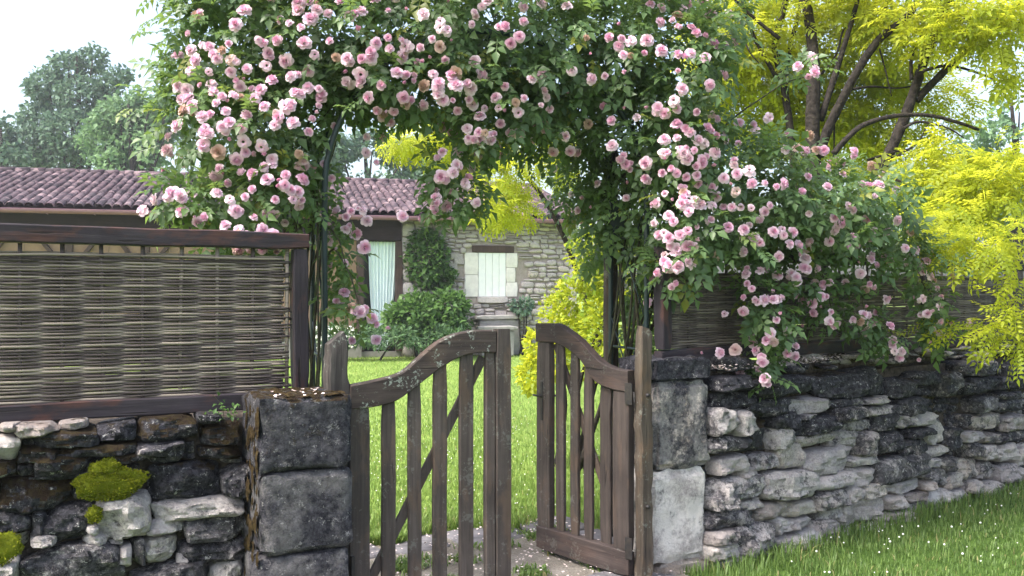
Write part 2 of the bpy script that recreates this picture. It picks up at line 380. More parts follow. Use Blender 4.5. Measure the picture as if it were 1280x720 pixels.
def inblob(c, r, n, shell=.45, clump=0.0, cs=4.0):
    """n points in an ellipsoid, more of them near its skin; clump > 0 leaves gaps."""
    d = unit(n); rad = (shell ** 3 + (1 - shell ** 3) * rng.random(n)) ** (1 / 3)
    rad *= 1 + .16 * rng.normal(size=n) * (rng.random(n) < .5)
    p = np.array(c) + d * rad[:, None] * np.array(r)
    if clump:
        k = np.array([noise.noise((q[0] * cs, q[1] * cs, q[2] * cs)) for q in p])
        m = k > -clump; return p[m], d[m]
    return p, d

# ---------------------------------------------------------------- ground
G = -.07
def sheet(name, pts, z, mat, **k):
    return obj(name, mesh(name, [(x, y, z) for x, y in pts], [list(range(len(pts)))], mat), kind='structure', **k)
FL = Frame((-1.103, 4.026), 27.0)        # left pier, its front left corner
FG = Frame((-.766, 4.40), 27.0)          # line of the gate, from the left hinge
FW = Frame((1.17, 5.40), 37.0)           # face of the right wall
FP = Frame((.815, 5.225), 29.0)          # front of the right pier
sheet('ground', [(-900, -300), (900, -300), (900, 1500), (-900, 1500)], G - .012, M['lawn'])
gl = [FG.w(-14, .1, 0), FG.w(1.8, .1, 0), FW.w(0, .2, 0), FW.w(16, .2, 0), Vector((16, -8, 0)), Vector((-16, -8, 0))]
sheet('verge', [(p.x, p.y) for p in gl], G - .004, M['verge'])
pa = [FG.w(a, b, 0) for a, b in ((-.3, -1.2), (1.9, -1.2), (2.0, .2), (2.1, 1.0), (1.3, 1.35), (.3, 1.5), (-.5, 1.55), (-.8, .2))]
sheet('path', [(p.x, p.y) for p in pa], G, M['soil'])

# paving slabs set in the path, petals lying on them
path = bpy.data.objects['path']
nsl = 0
for r_ in range(6):
    y = -1.0 + r_ * .42; x = -.35 + random.uniform(-.15, .1)
    while x < 1.85:
        w_ = random.uniform(.3, .62); h_ = .42
        if random.random() < .62:
            V, Q = stone_vf(w_ - .03, .07, h_ - .04, 5, 7, 3, (.9, 1.0), .04, .07)
            c = FG.w(x + w_ / 2, y + h_ / 2, G - .018 + random.uniform(-.006, .006))
            o = obj('paving_slab', mesh('paving_slab', V, Q, M['slab'], False), path, c, (random.uniform(-.01, .01), random.uniform(-.01, .01), FG.a + random.uniform(-.05, .05)))
        x += w_

# ---------------------------------------------------------------- stone walls
def seat_stone(F_, name, s0, z0, s1, z1, parent, mat, y=0.0, dep=.26, n=5, crust=.5, moss=.2, warm=0.0, **k):
    s0 -= .002; s1 += .002; z0 -= .001; z1 += .001
    w_, h_ = s1 - s0, z1 - z0
    V, Q = stone_vf(w_, h_, dep, n, **k)
    me = mesh(name, V, Q, mat, True)
    me.set_sharp_from_angle(angle=R(22))
    o = obj(name, me, parent, ((s0 + s1) / 2, y + dep / 2, (z0 + z1) / 2), (random.uniform(-.05, .05), random.uniform(-.03, .03) if h_ < .2 else 0, random.uniform(-.08, .08)))
    o['crust'] = float(crust); o['moss'] = float(moss); o['warm'] = float(warm); o['pale'] = max(0.0, min(1.0, 1.0 - 1.5 * crust)) * .8 * random.random(); return o
def holes(rects, s0, s1, z0, z1, step=.015, mws=(6, 20), mhs=(4, 9)):
    """room left between the stones of a wall: greedy rectangles on a grid."""
    ns, nzc = int((s1 - s0) / step), int((z1 - z0) / step); g = np.zeros((ns, nzc), bool)
    for a, b, c, d in rects:
        i0, i1 = max(0, int((a - s0) / step)), min(ns, int(math.ceil((c - s0) / step))); j0, j1 = max(0, int((b - z0) / step)), min(nzc, int(math.ceil((d - z0) / step)))
        if i1 > i0 and j1 > j0: g[i0:i1, j0:j1] = True
    out = []
    for j in range(nzc):
        for i in range(ns):
            if g[i, j]: continue
            mw, mh = random.randint(*mws), random.randint(*mhs); wd = 1
            while i + wd < ns and wd < mw and not g[i + wd, j]: wd += 1
            ht = 1
            while j + ht < nzc and ht < min(mh, max(3, wd - 2)) and not g[i:i + wd, j + ht].any(): ht += 1
            g[i:i + wd, j:j + ht] = True
            if wd * ht >= 6 and min(wd, ht) >= 2: out.append((s0 + i * step, z0 + j * step, s0 + (i + wd) * step, z0 + (j + ht) * step))
    return out

# right wall, stones taken one by one from where they lie
RW = empty('dry_stone_wall', 'long dry stone wall of grey limestone rubble receding beside the grass verge, black crusted along its top', 'wall', FW.p, FW.a)
Z4 = """315 60 395 110;280 120 378 165;380 120 575 180;575 115 725 190;700 95 790 185;790 125 870 185;860 105 940 150;870 150 930 185;945 105 1000 180;1000 75 1060 120;1030 120 1110 170;1000 135 1030 175
285 165 390 220;370 180 500 245;500 180 625 235;615 185 720 212;630 205 720 250;715 180 790 205;720 205 800 240;775 205 825 235;820 180 900 240;265 215 330 300;330 220 390 298;445 230 518 278;520 232 570 252;510 240 645 292;645 248 735 284;735 225 800 285;800 230 862 278;855 230 935 268
375 250 440 350;440 270 515 340;515 290 625 332;625 280 725 345;700 285 750 360;748 285 830 350;830 305 915 360;850 275 920 300;910 255 960 325;955 275 1000 340;265 300 375 350;460 318 550 398;535 335 680 420;665 355 765 390;900 330 975 365;745 358 905 440;900 365 945 400;280 358 378 420;392 350 463 405;345 390 400 425
265 420 418 495;415 400 562 495;560 412 680 455;678 388 745 450;925 395 980 450;785 425 890 470;882 405 930 430;885 430 920 462;265 475 338 520;340 488 425 522;560 455 660 515;655 445 705 498;705 440 770 485;745 455 785 495;255 515 400 575;400 500 490 558;485 495 575 545;575 508 655 555;640 478 775 565;775 470 835 520;835 465 905 500;905 455 960 520;495 542 560 580;560 548 640 605;455 545 510 600;740 525 865 570;820 498 905 540;865 535 930 570;920 505 980 570
255 580 330 625;330 560 455 655;245 620 340 672;460 585 600 635;600 575 695 635;690 555 775 620;770 570 825 592;275 655 350 690;350 650 450 690;440 625 600 690;600 630 700 670
975 300 1010 340;1000 365 1070 430;1060 375 1115 430;1035 230 1135 285;1020 235 1040 280;1045 180 1110 230;1110 190 1190 230;1120 165 1160 190;1135 235 1200 285;1120 285 1200 320;1075 290 1120 325;1065 325 1115 370;1115 322 1175 375;1170 330 1200 390;1025 320 1065 365;1010 285 1070 318;950 360 1000 405;965 410 1020 460;940 455 985 500;980 460 1030 500;1025 430 1060 470;1060 435 1120 505;1115 380 1165 440;1120 445 1165 490;1165 390 1200 440;1165 440 1200 480;990 500 1060 530;1030 60 1110 118;1140 75 1200 160;1110 120 1140 165"""
rects = []
for t4 in Z4.replace('\n', ';').split(';'):
    a, b, c, d = map(float, t4.split()); px0, px1 = 780 + a / 2.4, 780 + c / 2.4; y0, y1 = 420 + b / 2.4, 420 + d / 2.4
    s0, _ = FW.at(px0, (y0 + y1) / 2); s1, _ = FW.at(px1, (y0 + y1) / 2); _, zt = FW.at((px0 + px1) / 2, y0); _, zb = FW.at((px0 + px1) / 2, y1)
    rects.append((s0, zb, s1, zt))
s = 3.85
fill = list(rects)
for a in holes(rects, -.06, 5.3, -.1, 1.07): fill.append(a)
nst = 0
for i, (a, b, c, d) in enumerate(fill):
    if nst >= 298: break
    mid = (b + d) / 2; hand = i < len(rects)
    cr = .22 + .5 * mid + random.uniform(-.3, .3) + (.14 if mid > .82 else 0)
    g = .0045 if hand else .002
    seat_stone(FW, 'stone', a + g, b + g, c - g, d - g, RW, M['stone'], y=(-.04 + random.uniform(-.04, .035)) if hand else random.uniform(.055, .1), dep=random.uniform(.24, .3) if hand else .2,
               n=8 if hand and (c - a) > .1 else 5, crust=cr if hand else cr + .3, moss=.9 if (hand and i == 30) else random.uniform(0, .35) + (.2 if mid > .85 else 0), warm=max(0, random.uniform(-.8, .9)) if mid < .6 else 0, rough=.12, k=5.5, clips=6, cut=(.74, .97), skew=.12)  # recessed fillers get extra crust: shade of the gaps put into their colour
    nst += 1
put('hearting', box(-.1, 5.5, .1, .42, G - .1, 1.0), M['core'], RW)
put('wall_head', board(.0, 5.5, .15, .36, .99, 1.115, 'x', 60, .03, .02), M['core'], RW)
for i in range(80):                                                   # flat slabs and spalls lying on the wall head
    w_ = random.uniform(.1, .26); x = random.uniform(.1, 5.2)
    V, Q = stone_vf(w_, random.uniform(.025, .05), random.uniform(.12, .22), 3, 4, 5, (.7, .95), .06)
    o = obj('coping_slab', mesh('coping_slab', V, Q, M['stone'], False), RW, (x, random.uniform(.04, .3), 1.05 + random.uniform(0, .06)), (random.uniform(-.15, .15), random.uniform(-.15, .15), random.uniform(-.6, .6)))
    o['crust'] = random.uniform(.2, .9); o['moss'] = random.uniform(.2, .7); o['warm'] = random.uniform(0, .5)

# left wall
FLW = Frame(FL.w(0, .30, 0), 27.0)
LW = empty('dry_stone_wall', 'mossy dry stone wall of dark rubble below the tall woven fence panel, bright moss cushion on it', 'wall', FLW.p, FLW.a)
Z2 = """0 195 75 232 t;60 192 215 238 t;210 182 310 212 t;-60 240 65 322 o;118 212 345 272 m;340 190 480 264 d;480 168 690 252 m;688 156 772 192 d;700 196 840 268 m;475 256 642 306 g;690 266 835 312 m;60 272 205 335 m;200 268 472 312 m;125 305 328 392 m;512 330 775 458 d;770 340 880 442 g;0 385 248 502 m;152 480 332 602 g;-40 500 112 578 g;342 440 528 602 p;540 450 848 527 p;508 520 652 577 p;643 510 852 602 g;842 520 890 602 g;290 565 368 612 p;300 538 352 572 p;72 615 432 770 g;458 590 506 682 g;500 585 622 678 p;622 590 875 672 g;-70 640 72 770 p;415 615 462 692 p;458 680 738 770 g;733 672 842 770 p;830 668 915 770 g;113 505 162 582 g;358 595 432 622 p;618 640 664 694 p;110 580 202 617 p;255 470 345 545 g;-60 320 60 385 m;330 300 510 335 m"""
lrects = []
for t4 in Z2.split(';'):
    q = t4.split(); a, b, c, d = map(float, q[:4]); px0, px1 = a / 2.7696, c / 2.7696; y0, y1 = 460 + b / 2.7696, 460 + d / 2.7696
    s0, _ = FLW.at(px0, (y0 + y1) / 2); s1, _ = FLW.at(px1, (y0 + y1) / 2); _, zt = FLW.at((px0 + px1) / 2, y0); _, zb = FLW.at((px0 + px1) / 2, y1)
    lrects.append((s0, zb, s1, zt, q[4]))
lf = [r_[:4] for r_ in lrects]; low = holes(lf, -1.75, 0.0, -.1, .97)
for i, r_ in enumerate(lrects + [q + ('f',) for q in low]):
    a, b, c, d, ty = r_
    cr, mo, wa = {'t': (.2, .45, .9), 'o': (.2, .5, 1.2), 'm': (.75, 1.0, 0), 'd': (.85, .5, 0), 'g': (.62, .25, 0), 'p': (.3, .1, .1), 'f': (.3 + .3 * (b > .5), .55, .35)}[ty]
    hand = ty != 'f'; g = .001 if hand else -.002
    seat_stone(FLW, 'stone', a + g, b + g, c - g, d - g, LW, M['stone'], y=(-.03 + random.uniform(-.03, .025)) if hand else .02 + random.uniform(0, .03), dep=.28 if hand else .2,
               n=9 if hand and (c - a) > .14 else 5, crust=cr, moss=mo, warm=wa, rough=.12, k=5.5, clips=7, cut=(.7, .95))
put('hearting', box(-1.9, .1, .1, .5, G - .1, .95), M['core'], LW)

# left gate pier: three dressed blocks
LP = empty('gate_pier', 'pier of large dark squared stone blocks left of the gate, mossy on top', 'gate pier', FL.p, FL.a)
for z0, z1, cr, mo, wx in ((.755, 1.085, .72, .75, .0), (.385, .747, .95, .1, .008), (G - .1, .378, .72, .1, -.01)):
    V, Q = block_vf(.42, z1 - z0, .42, 13, .012, .007)
    me = mesh('block', V, Q, M['block'], True); me.set_sharp_from_angle(angle=R(40))
    o = obj('block', me, LP, (.21 + wx, .21, (z0 + z1) / 2)); o['crust'] = cr; o['moss'] = mo; o['warm'] = 0.0; o['pale'] = .04 if z0 > .7 else .12; o['crust'] = cr + .08
def moss_sheet(name, parent, fn, nu, nv, thr, mat):
    """a ragged carpet of moss over a face; fn(u, v, lift) -> point."""
    H_ = np.array([[.5 + .9 * noise.noise((i * .19, j * .13, thr * 50)) + .35 * noise.noise((i * .6, j * .5, thr * 50)) for j in range(nv + 1)] for i in range(nu + 1)])
    V = np.array([fn(i / nu, j / nv, .002 + .016 * max(0, H_[i, j] - thr + .1) + random.uniform(0, .004)) for i in range(nu + 1) for j in range(nv + 1)])
    Q = [[i * (nv + 1) + j, (i + 1) * (nv + 1) + j, (i + 1) * (nv + 1) + j + 1, i * (nv + 1) + j + 1] for i in range(nu) for j in range(nv) if H_[i:i + 2, j:j + 2].mean() > thr]
    return put(name, (V, Q), mat, parent, True)
M['darkmoss'] = plain('dark_brown_moss', (.016, .01, .006), (.05, .036, .014), 60, .95, .1, 1.0, .012)
moss_sheet('moss', LP, lambda u, v, h: (.002 - h, .01 + .29 * u, .2 + .86 * v), 30, 80, .56, M['darkmoss'])
moss_sheet('moss', LP, lambda u, v, h: (.01 + .4 * u, .01 + .38 * v, 1.078 + h), 40, 40, .42, M['darkmoss'])
# right gate pier
RP = empty('gate_pier', 'pier of pale upright stone blocks under a dark capstone beside the right gate post', 'gate pier', FP.p, FP.a)
for z0, z1, x0, x1, cr, mo, wa in ((1.045, 1.17, -.02, .42, 1.0, .5, 0), (.53, 1.04, 0, .40, .62, .2, .6), (.0, .525, -.035, .385, .3, 0, 0), (G - .12, -.005, .03, .5, .0, .3, .8)):
    V, Q = block_vf(x1 - x0, z1 - z0, .36, 13, .02, .016)
    me = mesh('block', V, Q, M['block'], True); me.set_sharp_from_angle(angle=R(40))
    o = obj('block', me, RP, ((x0 + x1) / 2, .18, (z0 + z1) / 2)); o['crust'] = cr; o['moss'] = mo; o['warm'] = wa; o['pale'] = {.3: .85, .62: .25}.get(cr, 0.0)

# moss
def moss_cushion(F_, px, py, rx, rz, n, label, mat, L=.011):
    s_, z_ = F_.at(px, py); c = F_.w(s_, -.035, z_)
    e = empty('moss_cushion', label, 'moss', c, F_.a, 'bright moss cushions on the left wall')
    V, Q = GR[7]; p = V / np.linalg.norm(V, axis=1)[:, None]
    k = np.array([1 + .35 * noise.noise((q[0] * 1.7 + px, q[1] * 1.7, q[2] * 1.7)) + .12 * noise.noise((q[0] * 5, q[1] * 5 + px, q[2] * 5)) for q in p])
    p = p * k[:, None] * np.array([rx, .024, rz])
    obj('pad', mesh('pad', p, Q, mat, True, {'tint': np.full(len(p), .3)}), e)
    d = unit(n); d[:, 1] = -np.abs(d[:, 1])
    kk = np.array([1 + .35 * noise.noise((q[0] * 1.7 + px, q[1] * 1.7, q[2] * 1.7)) + .12 * noise.noise((q[0] * 5, q[1] * 5 + px, q[2] * 5)) for q in d])
    b = d * kk[:, None] * np.array([rx, .024, rz])
    cloud('moss_shoot', [scatter(leaflet(L, L * .5), b, d + .5 * unit(n) + np.array([0, -.3, .3]), unit(n), rng.uniform(.6, 1.3, n))], mat, e)
moss_cushion(FLW, 137, 603, .135, .065, 2600, 'big bright yellow green moss cushion on the left wall stones', M['mossy'])
moss_cushion(FLW, 133, 583, .06, .035, 500, 'ragged olive moss tuft just above the big yellow green moss cushion', M['mossy'])
moss_cushion(FLW, 118, 640, .03, .032, 300, 'tiny moss tuft hanging below the big yellow green moss cushion', M['mossy'])
moss_cushion(FLW, 5, 681, .07, .06, 500, 'olive moss cushion at the left edge near the bottom of the wall', M['mossy'])

# ---------------------------------------------------------------- wattle fences
def wattle(name, label, F_, off, s0, s1, zb, zt, zw, mats, post0=True, post1=True, rows_z0=None, sp=.165, dip=0.0):
    e = empty(name, label, 'fence', F_.w(0, off, 0), F_.a, 'woven wattle fence panels on the walls')
    wm, fx, fz = mats
    put('bottom_rail', board(s0, s1, -.04, .04, zb, zb + .08, 'x', 16, .006, .003), fx, e)
    put('top_rail', board(s0, s1, -.045, .045, zt - .08, zt, 'x', 16, .006, .003), fx, e)
    if post1: put('post', board(s1 - .075, s1, -.042, .042, zb + .081, zt - .081, 'z', 8, .006, .002), fz, e)
    if post0: put('post', board(s0, s0 + .075, -.042, .042, zb + .081, zt - .081, 'z', 8, .006, .002), fz, e)
    a, b = s0 + (.076 if post0 else 0), s1 - (.076 if post1 else 0)
    ns = int((b - a) / sp); ph = (b - a - ns * sp) / 2
    stakes = [a + ph + i * sp for i in range(ns + 1)]
    for x in stakes:
        put('stake', tube([(x + random.uniform(-.004, .004), 0, zb + .08), (x, 0, (zb + zt) / 2), (x + random.uniform(-.008, .008), 0, zt - .08)], .0095, 6), wm, e, True)
    z = zb + .085; j = 0
    while z < zw:
        r0 = random.uniform(.0048, .007); st = .0375; xs = np.arange(a + random.uniform(0, .02), b + .001 - random.uniform(0, .02), st); pts = []
        o1, o2 = random.random() * 50, random.uniform(-.0012, .0012)
        for x in xs:
            k = (x - stakes[0]) / sp
            y = math.cos(math.pi * k) * .0075 * (1 if j % 2 else -1)
            sag = dip * math.sin(math.pi * (x - a) / (b - a)) * ((z - zb) / (zw - zb)) ** 2
            pts.append((x, y + .002 * noise.noise((x * 8, o1, 0)), z + .0022 * noise.noise((x * 5, o1, 5)) + o2 * (x - a) - sag))
        put('willow_rod', tube(pts, [r0 * (1 + .25 * noise.noise((p[0] * 3, o1, 1))) for p in pts], 5), wm, e, True)
        z += r0 * random.uniform(1.16, 1.36); j += 1
    for q in range(3):                                                # loose binding rods along the top
        st = .05; xs = np.arange(a, b, st); o1 = random.random() * 50
        pts = [(x, (-.02 if q % 2 else .016) + .01 * noise.noise((x * 4, o1, 0)), zw + .006 * q + .012 * noise.noise((x * 2.2, o1, 5)) + .006) for x in xs]
        put('willow_rod', tube(pts, .0055, 5), wm, e, True)
    return e
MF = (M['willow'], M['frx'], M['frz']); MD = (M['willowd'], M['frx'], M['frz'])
LFo = .13
wattle('wattle_fence', 'pale woven willow fence panel in dark timber frame on the mossy left wall', FLW, LFo, -1.95, .318, .99, 1.845, 1.705, MF, post0=False)
F1 = Frame(FW.w(0, .2, 0), 36.0)
a0, _ = F1.at(823, 400); a1, _ = F1.at(1156, 400)
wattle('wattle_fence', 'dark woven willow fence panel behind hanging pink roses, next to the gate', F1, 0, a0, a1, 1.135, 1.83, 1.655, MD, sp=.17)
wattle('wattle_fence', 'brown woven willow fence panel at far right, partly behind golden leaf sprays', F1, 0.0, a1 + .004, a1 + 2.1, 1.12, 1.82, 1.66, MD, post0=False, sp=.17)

# ---------------------------------------------------------------- gate posts and leaves
def live_post(name, label, F_, s0, s1, zb, zt, y0, y1, slant, mat):
    e = empty(name, label, 'gate post', F_.w((s0 + s1) / 2, (y0 + y1) / 2, 0), F_.a)
    rings = []; n = 44; w_, d_ = (s1 - s0) / 2, (y1 - y0) / 2
    for i in range(n + 1):
        z = zb + (zt - zb) * i / n; q = (i - n + 4) / 4 if i > n - 4 else 0
        e1 = .014 * noise.noise((z * 7, s0, 1)) + .006 * noise.noise((z * 23, s0, 1)); e2 = .018 * noise.noise((z * 8, s0, 6)) + .008 * noise.noise((z * 25, s0, 6)); sh = 1 - .35 * max(0, q) ** 2
        rings.append([(x * sh + (e1 if x < 0 else e2) + slant * max(0, q) * -.01, y * sh, z + (slant * x * max(0, q))) for x, y in ((-w_ + .008, -d_), (w_ - .008, -d_), (w_, -d_ + .008), (w_, d_ - .008), (w_ - .008, d_), (-w_ + .008, d_), (-w_, d_ - .008), (-w_, -d_ + .008))])
    put('timber', loft(np.array(rings)), mat, e, True); bpy.data.objects[e.children[-1].name].data.set_sharp_from_angle(angle=R(24))
    return e
lpst = live_post('gate_post', 'weathered post top rising behind the left stone pier', FG, -.115, -.012, G, 1.335, -.01, .1, .6, M['oldpost'])
rpst = live_post('gate_post', 'brown waney edged gate post against the pale right pier', FG, 1.64, 1.722, G, 1.355, -.045, .025, -.25, M['post'])
for z in (.36, .98): put('bolt', tube([(.0, -.05, z), (0, -.02, z)], .011, 8), M['iron'], rpst, True)

def curved_rail(F_, off, top, bot, y0, y1, n=26):
    tp = sorted(F_.at(x, y, off) for x, y in top); bt = sorted(F_.at(x, y, off) for x, y in bot)
    tp = smoothpath([(a, 0, b) for a, b in tp], 8); bt = smoothpath([(a, 0, b) for a, b in bt], 8)
    s0, s1 = tp[0].x, tp[-1].x; rings = []
    for i in range(n + 1):
        s_ = s0 + (s1 - s0) * i / n
        zt = float(np.interp(s_, [p.x for p in tp], [p.z for p in tp])) + .002 * noise.noise((s_ * 20, 3, 0)); zb = float(np.interp(s_, [p.x for p in bt], [p.z for p in bt])) + .002 * noise.noise((s_ * 20, 9, 0)); c = .006
        rings.append([(s_, y, z) for y, z in ((y0 + c, zb), (y1 - c, zb), (y1, zb + c), (y1, zt - c), (y1 - c, zt), (y0 + c, zt), (y0, zt - c), (y0, zb + c))])
    return loft(np.array(rings)), (lambda q: float(np.interp(q, [p.x for p in bt], [p.z for p in bt]))), (lambda q: float(np.interp(q, [p.x for p in tp], [p.z for p in tp])))
def upright(F_, e, name, xa, xb, yref, zb, zt, y0, y1, mat, edge=0.0):
    a, _ = F_.at(xa, yref); b, _ = F_.at(xb, yref)
    return put(name, board(a, b, y0, y1, zb, zt, 'z', 10, .004, .0016, edge), mat, e)
def brace(F_, e, p0, p1, wpx, y0, y1, mat):
    a = Vector((F_.at(*p0)[0], 0, F_.at(*p0)[1])); b = Vector((F_.at(*p1)[0], 0, F_.at(*p1)[1])); t = (b - a).normalized(); n_ = Vector((-t.z, 0, t.x)) * wpx
    rings = []
    for i in range(9):
        c = a + (b - a) * i / 8
        rings.append([tuple(c + n_ * k + Vector((0, y, 0))) for k, y in ((-.85, y0), (.85, y0), (1, y0 + .004), (1, y1 - .004), (.85, y1), (-.85, y1), (-1, y1 - .004), (-1, y0 + .004))])
    put('brace', loft(np.array(rings)), mat, e)
# left leaf, shut
GL = empty('gate_leaf', 'closed left leaf of the oak picket gate with lichen on its curved top rail', 'gate', FG.p, FG.a)
top = [(437, 481), (471, 474), (499, 466), (518, 451), (542, 430), (565, 418), (589, 413), (617, 412)]
bot = [(437, 511), (466, 508), (494, 500), (523, 479), (551, 458), (575, 445), (596, 441), (617, 441)]
vf, zbot, ztop = curved_rail(FG, 0, top, bot, -.028, .03); put('top_rail', vf, M['gwx'], GL)
for nm, xa, xb, y0, y1, dz in (('stile', 436, 461, -.022, .03, 0), ('slat', 477, 494, -.014, .012, 0), ('slat', 510, 526, -.014, .012, 0), ('slat', 541, 558, -.014, .012, 0), ('slat', 574, 591, -.014, .012, 0), ('slat', 606, 617.3, -.02, .02, 0)):
    m_ = FG.at((xa + xb) / 2, 500)[0]; upright(FG, GL, nm, xa, xb, 560, -.01 if nm == 'slat' else -.05, zbot(m_) + (.012 if nm == 'slat' else -.002), y0, y1, M['gwv'])
upright(FG, GL, 'stile', 618, 636, 560, -.05, ztop(FG.at(617, 500)[0]) + .003, -.032, .028, M['gwv'], .004)
e0, _ = FG.at(461.5, 600); e1, _ = FG.at(617.5, 600); put('bottom_rail', board(e0, e1, -.03, .03, -.045, .085, 'x', 8, .005), M['gwr'], GL)
brace(FG, GL, (462, 732), (606, 447), .024, .014, .034, M['gwv'])
# right leaf, swung in
HR = Vector((.682, 5.165, 0)); FE = Vector((.172, 5.775, 0)); dv = HR - FE
FR = Frame(FE, math.degrees(math.atan2(dv.y, dv.x)))
GRt = empty('gate_leaf', 'right leaf of the oak picket gate standing ajar with an iron latch', 'gate', FR.p, FR.a)
top = [(674, 404), (688, 404), (702, 406), (726, 423), (745, 443), (759, 455), (775, 461), (789, 463)]
bot = [(674, 427), (688, 428), (702, 430), (726, 446), (745, 474), (759, 483), (775, 488), (789, 490)]
vf, zbot, ztop = curved_rail(FR, 0, top, bot, -.03, .03); put('top_rail', vf, M['gwr'], GRt)
for nm, xa, xb, y0, y1 in (('stile', 674, 690, -.024, .026), ('slat', 696, 706, -.012, .014), ('slat', 714, 724, -.012, .014), ('slat', 731, 741.5, -.012, .014), ('slat', 750, 763, -.004, .02), ('stile', 769, 789, -.026, .026)):
    m_ = FR.at((xa + xb) / 2, 500)[0]; upright(FR, GRt, nm, xa, xb, 560, .1, zbot(m_) - .002 if nm == 'stile' else zbot(m_) + .012, y0, y1, M['gwz'] if xb > 740 else M['gwv'], .012 if xa == 750 else 0)
e0, _ = FR.at(674, 600); e1, _ = FR.at(789, 600); put('bottom_rail', board(e0, e1, -.031, .031, -.045, .099, 'x', 10, .006, .003), M['gwr'], GRt)
brace(FR, GRt, (691, 430), (752, 610), .022, .016, .036, M['gwv'])
a, z_ = FR.at(678, 500); put('latch_plate', board(a + .012, a + .034, -.03, -.0235, z_ - .12, z_ + .12, 'z', 2, .001, 0), M['iron'], GRt)
lv = tube([(a - .03, -.05, z_ + .033), (a + .022, -.052, z_ + .032), (a + .024, .03, z_ + .032), (a + .12, .034, z_ + .034)], .007, 6); put('latch_handle', lv, M['iron'], GRt, True)
lw_ = FR.at(789, 500)[0]
for z in (.985, .12): put('hinge', board(lw_ - .02, lw_ + .035, -.034, -.0275, z - .06, z + .06, 'z', 2, .001, 0), M['iron'], GRt)
put('hinge', box(-.012, .004, -.04, .02, .2, .3), M['iron'], GL)

# ---------------------------------------------------------------- rose arch
FA = Frame((-1.01, 4.96), 19.5); SPAN = 1.94; RAD = SPAN / 2; ZS = 2.1
AR = empty('rose_arch', 'dark green metal rose arch over the gateway', 'arch', FA.p, FA.a)
def hoop(y, lean=0):
    pts = [(0, y, G), (0, y, .7), (0, y, 1.4), (0, y, ZS)] + [(RAD - RAD * math.cos(R(a)), y, ZS + RAD * .98 * math.sin(R(a))) for a in range(12, 180, 12)] + [(SPAN, y, ZS), (SPAN, y, 1.0), (SPAN, y, G)]
    return tube(smoothpath(pts, 3), .0165, 8)
for y in (0, .5): put('hoop', hoop(y), M['arch'], AR, True)
for x in (0, SPAN):
    for z in (.5, 1.2, 1.9): put('rung', tube([(x, .0, z), (x, .5, z)], .009, 6), M['arch'], AR, True)
    for zz in (.0, .7, 1.4):
        put('diagonal_rod', tube([(x, .02, zz), (x, .48, zz + .68)], .005, 5), M['arch'], AR, True); put('diagonal_rod', tube([(x, .48, zz), (x, .02, zz + .68)], .005, 5), M['arch'], AR, True)
for a in range(30, 180, 30):
    x, z = RAD - RAD * math.cos(R(a)), ZS + RAD * .98 * math.sin(R(a)); put('rung', tube([(x, 0, z), (x, .5, z)], .009, 6), M['arch'], AR, True)
# side pole and boxes
p0, p1 = P(764, 455, 6.15), P(764, 215, 6.15)
WP = empty('wooden_pole', 'grey wooden pole standing among the roses behind the open gate leaf', 'pole', (p0.x, p0.y, G))
put('timber', tube([(0, 0, 0), (.004, 0, .7), (-.004, 0, 1.4), (.0, 0, 2.6)], [.055, .053, .05, .046], 10, True, .04), M['post'], WP, True)
def small_box(p, label, h=.24):
    e = empty('small_box', label, 'box', p)
    put('body', box(-.055, .055, -.05, .05, 0, h), M['arch'], e); put('lid', box(-.065, .065, -.07, .055, h + .001, h + .016), M['arch'], e)
small_box(P(773, 300, 6.05), 'dark teal box fixed to the grey wooden pole'); small_box(P(352, 276, 5.6), 'dark teal box among rose stems above the left fence', .26)

# ---------------------------------------------------------------- house
FH = Frame((-.52, 24.0), 14.6)
H = empty('stone_house', 'low stone and timber farmhouse with clay tiled roof across the lawn', 'house', FH.p, FH.a)
hx = lambda px: FH.at(px, 340)[0]
XR = hx(721); XS = hx(502); XL = -17.0; ZE = 3.42; DEP = 9.0
# stone part: mortar body, windows and stones
wl = put('stone_wall', box(XS, XR, 0.0, DEP, G - .1, ZE + .02), M['mortar'], H)
put('gable_top', ([(XS, .3, ZE + .02), (XR, .3, ZE + .02), (XS, DEP, ZE + .02), (XR, DEP, ZE + .02), (XS, 4.6, 4.75), (XR, 4.6, 4.75)], [[0, 1, 5, 4], [2, 4, 5, 3], [0, 4, 2], [1, 3, 5], [0, 2, 3, 1]]), M['mortar'], H)
wx0, wx1 = hx(598), hx(632); wz0, wz1 = FH.at(615, 371)[1], FH.at(615, 316)[1]
qa, qb = hx(580), hx(647); lz = FH.at(615, 307)[1]
blocked = [(wx0 - .02, wz0 - .16, wx1 + .02, wz1), (qa, wz0, wx0, wz1), (wx1, wz0, qb, wz1), (hx(590), wz1, hx(642), lz)]
hv = []
for i in range(6):
    V, Q = stone_vf(1, 1, 1, 3, 4, 5, (.75, 1), .12, .2); hv.append(mesh('stone', V, Q, M['hstone'], True))
cx = []; z = G
srects = []
corner = []
for z0 in np.arange(G, ZE - .1, .38):                                 # bigger squared stones up both corners
    for xa, xb in ((XS, XS + random.choice((.32, .34))), (XR - random.choice((.26, .28)), XR)): corner.append((xa, z0, xb, z0 + .37))
srects = []; z = G; row = 0
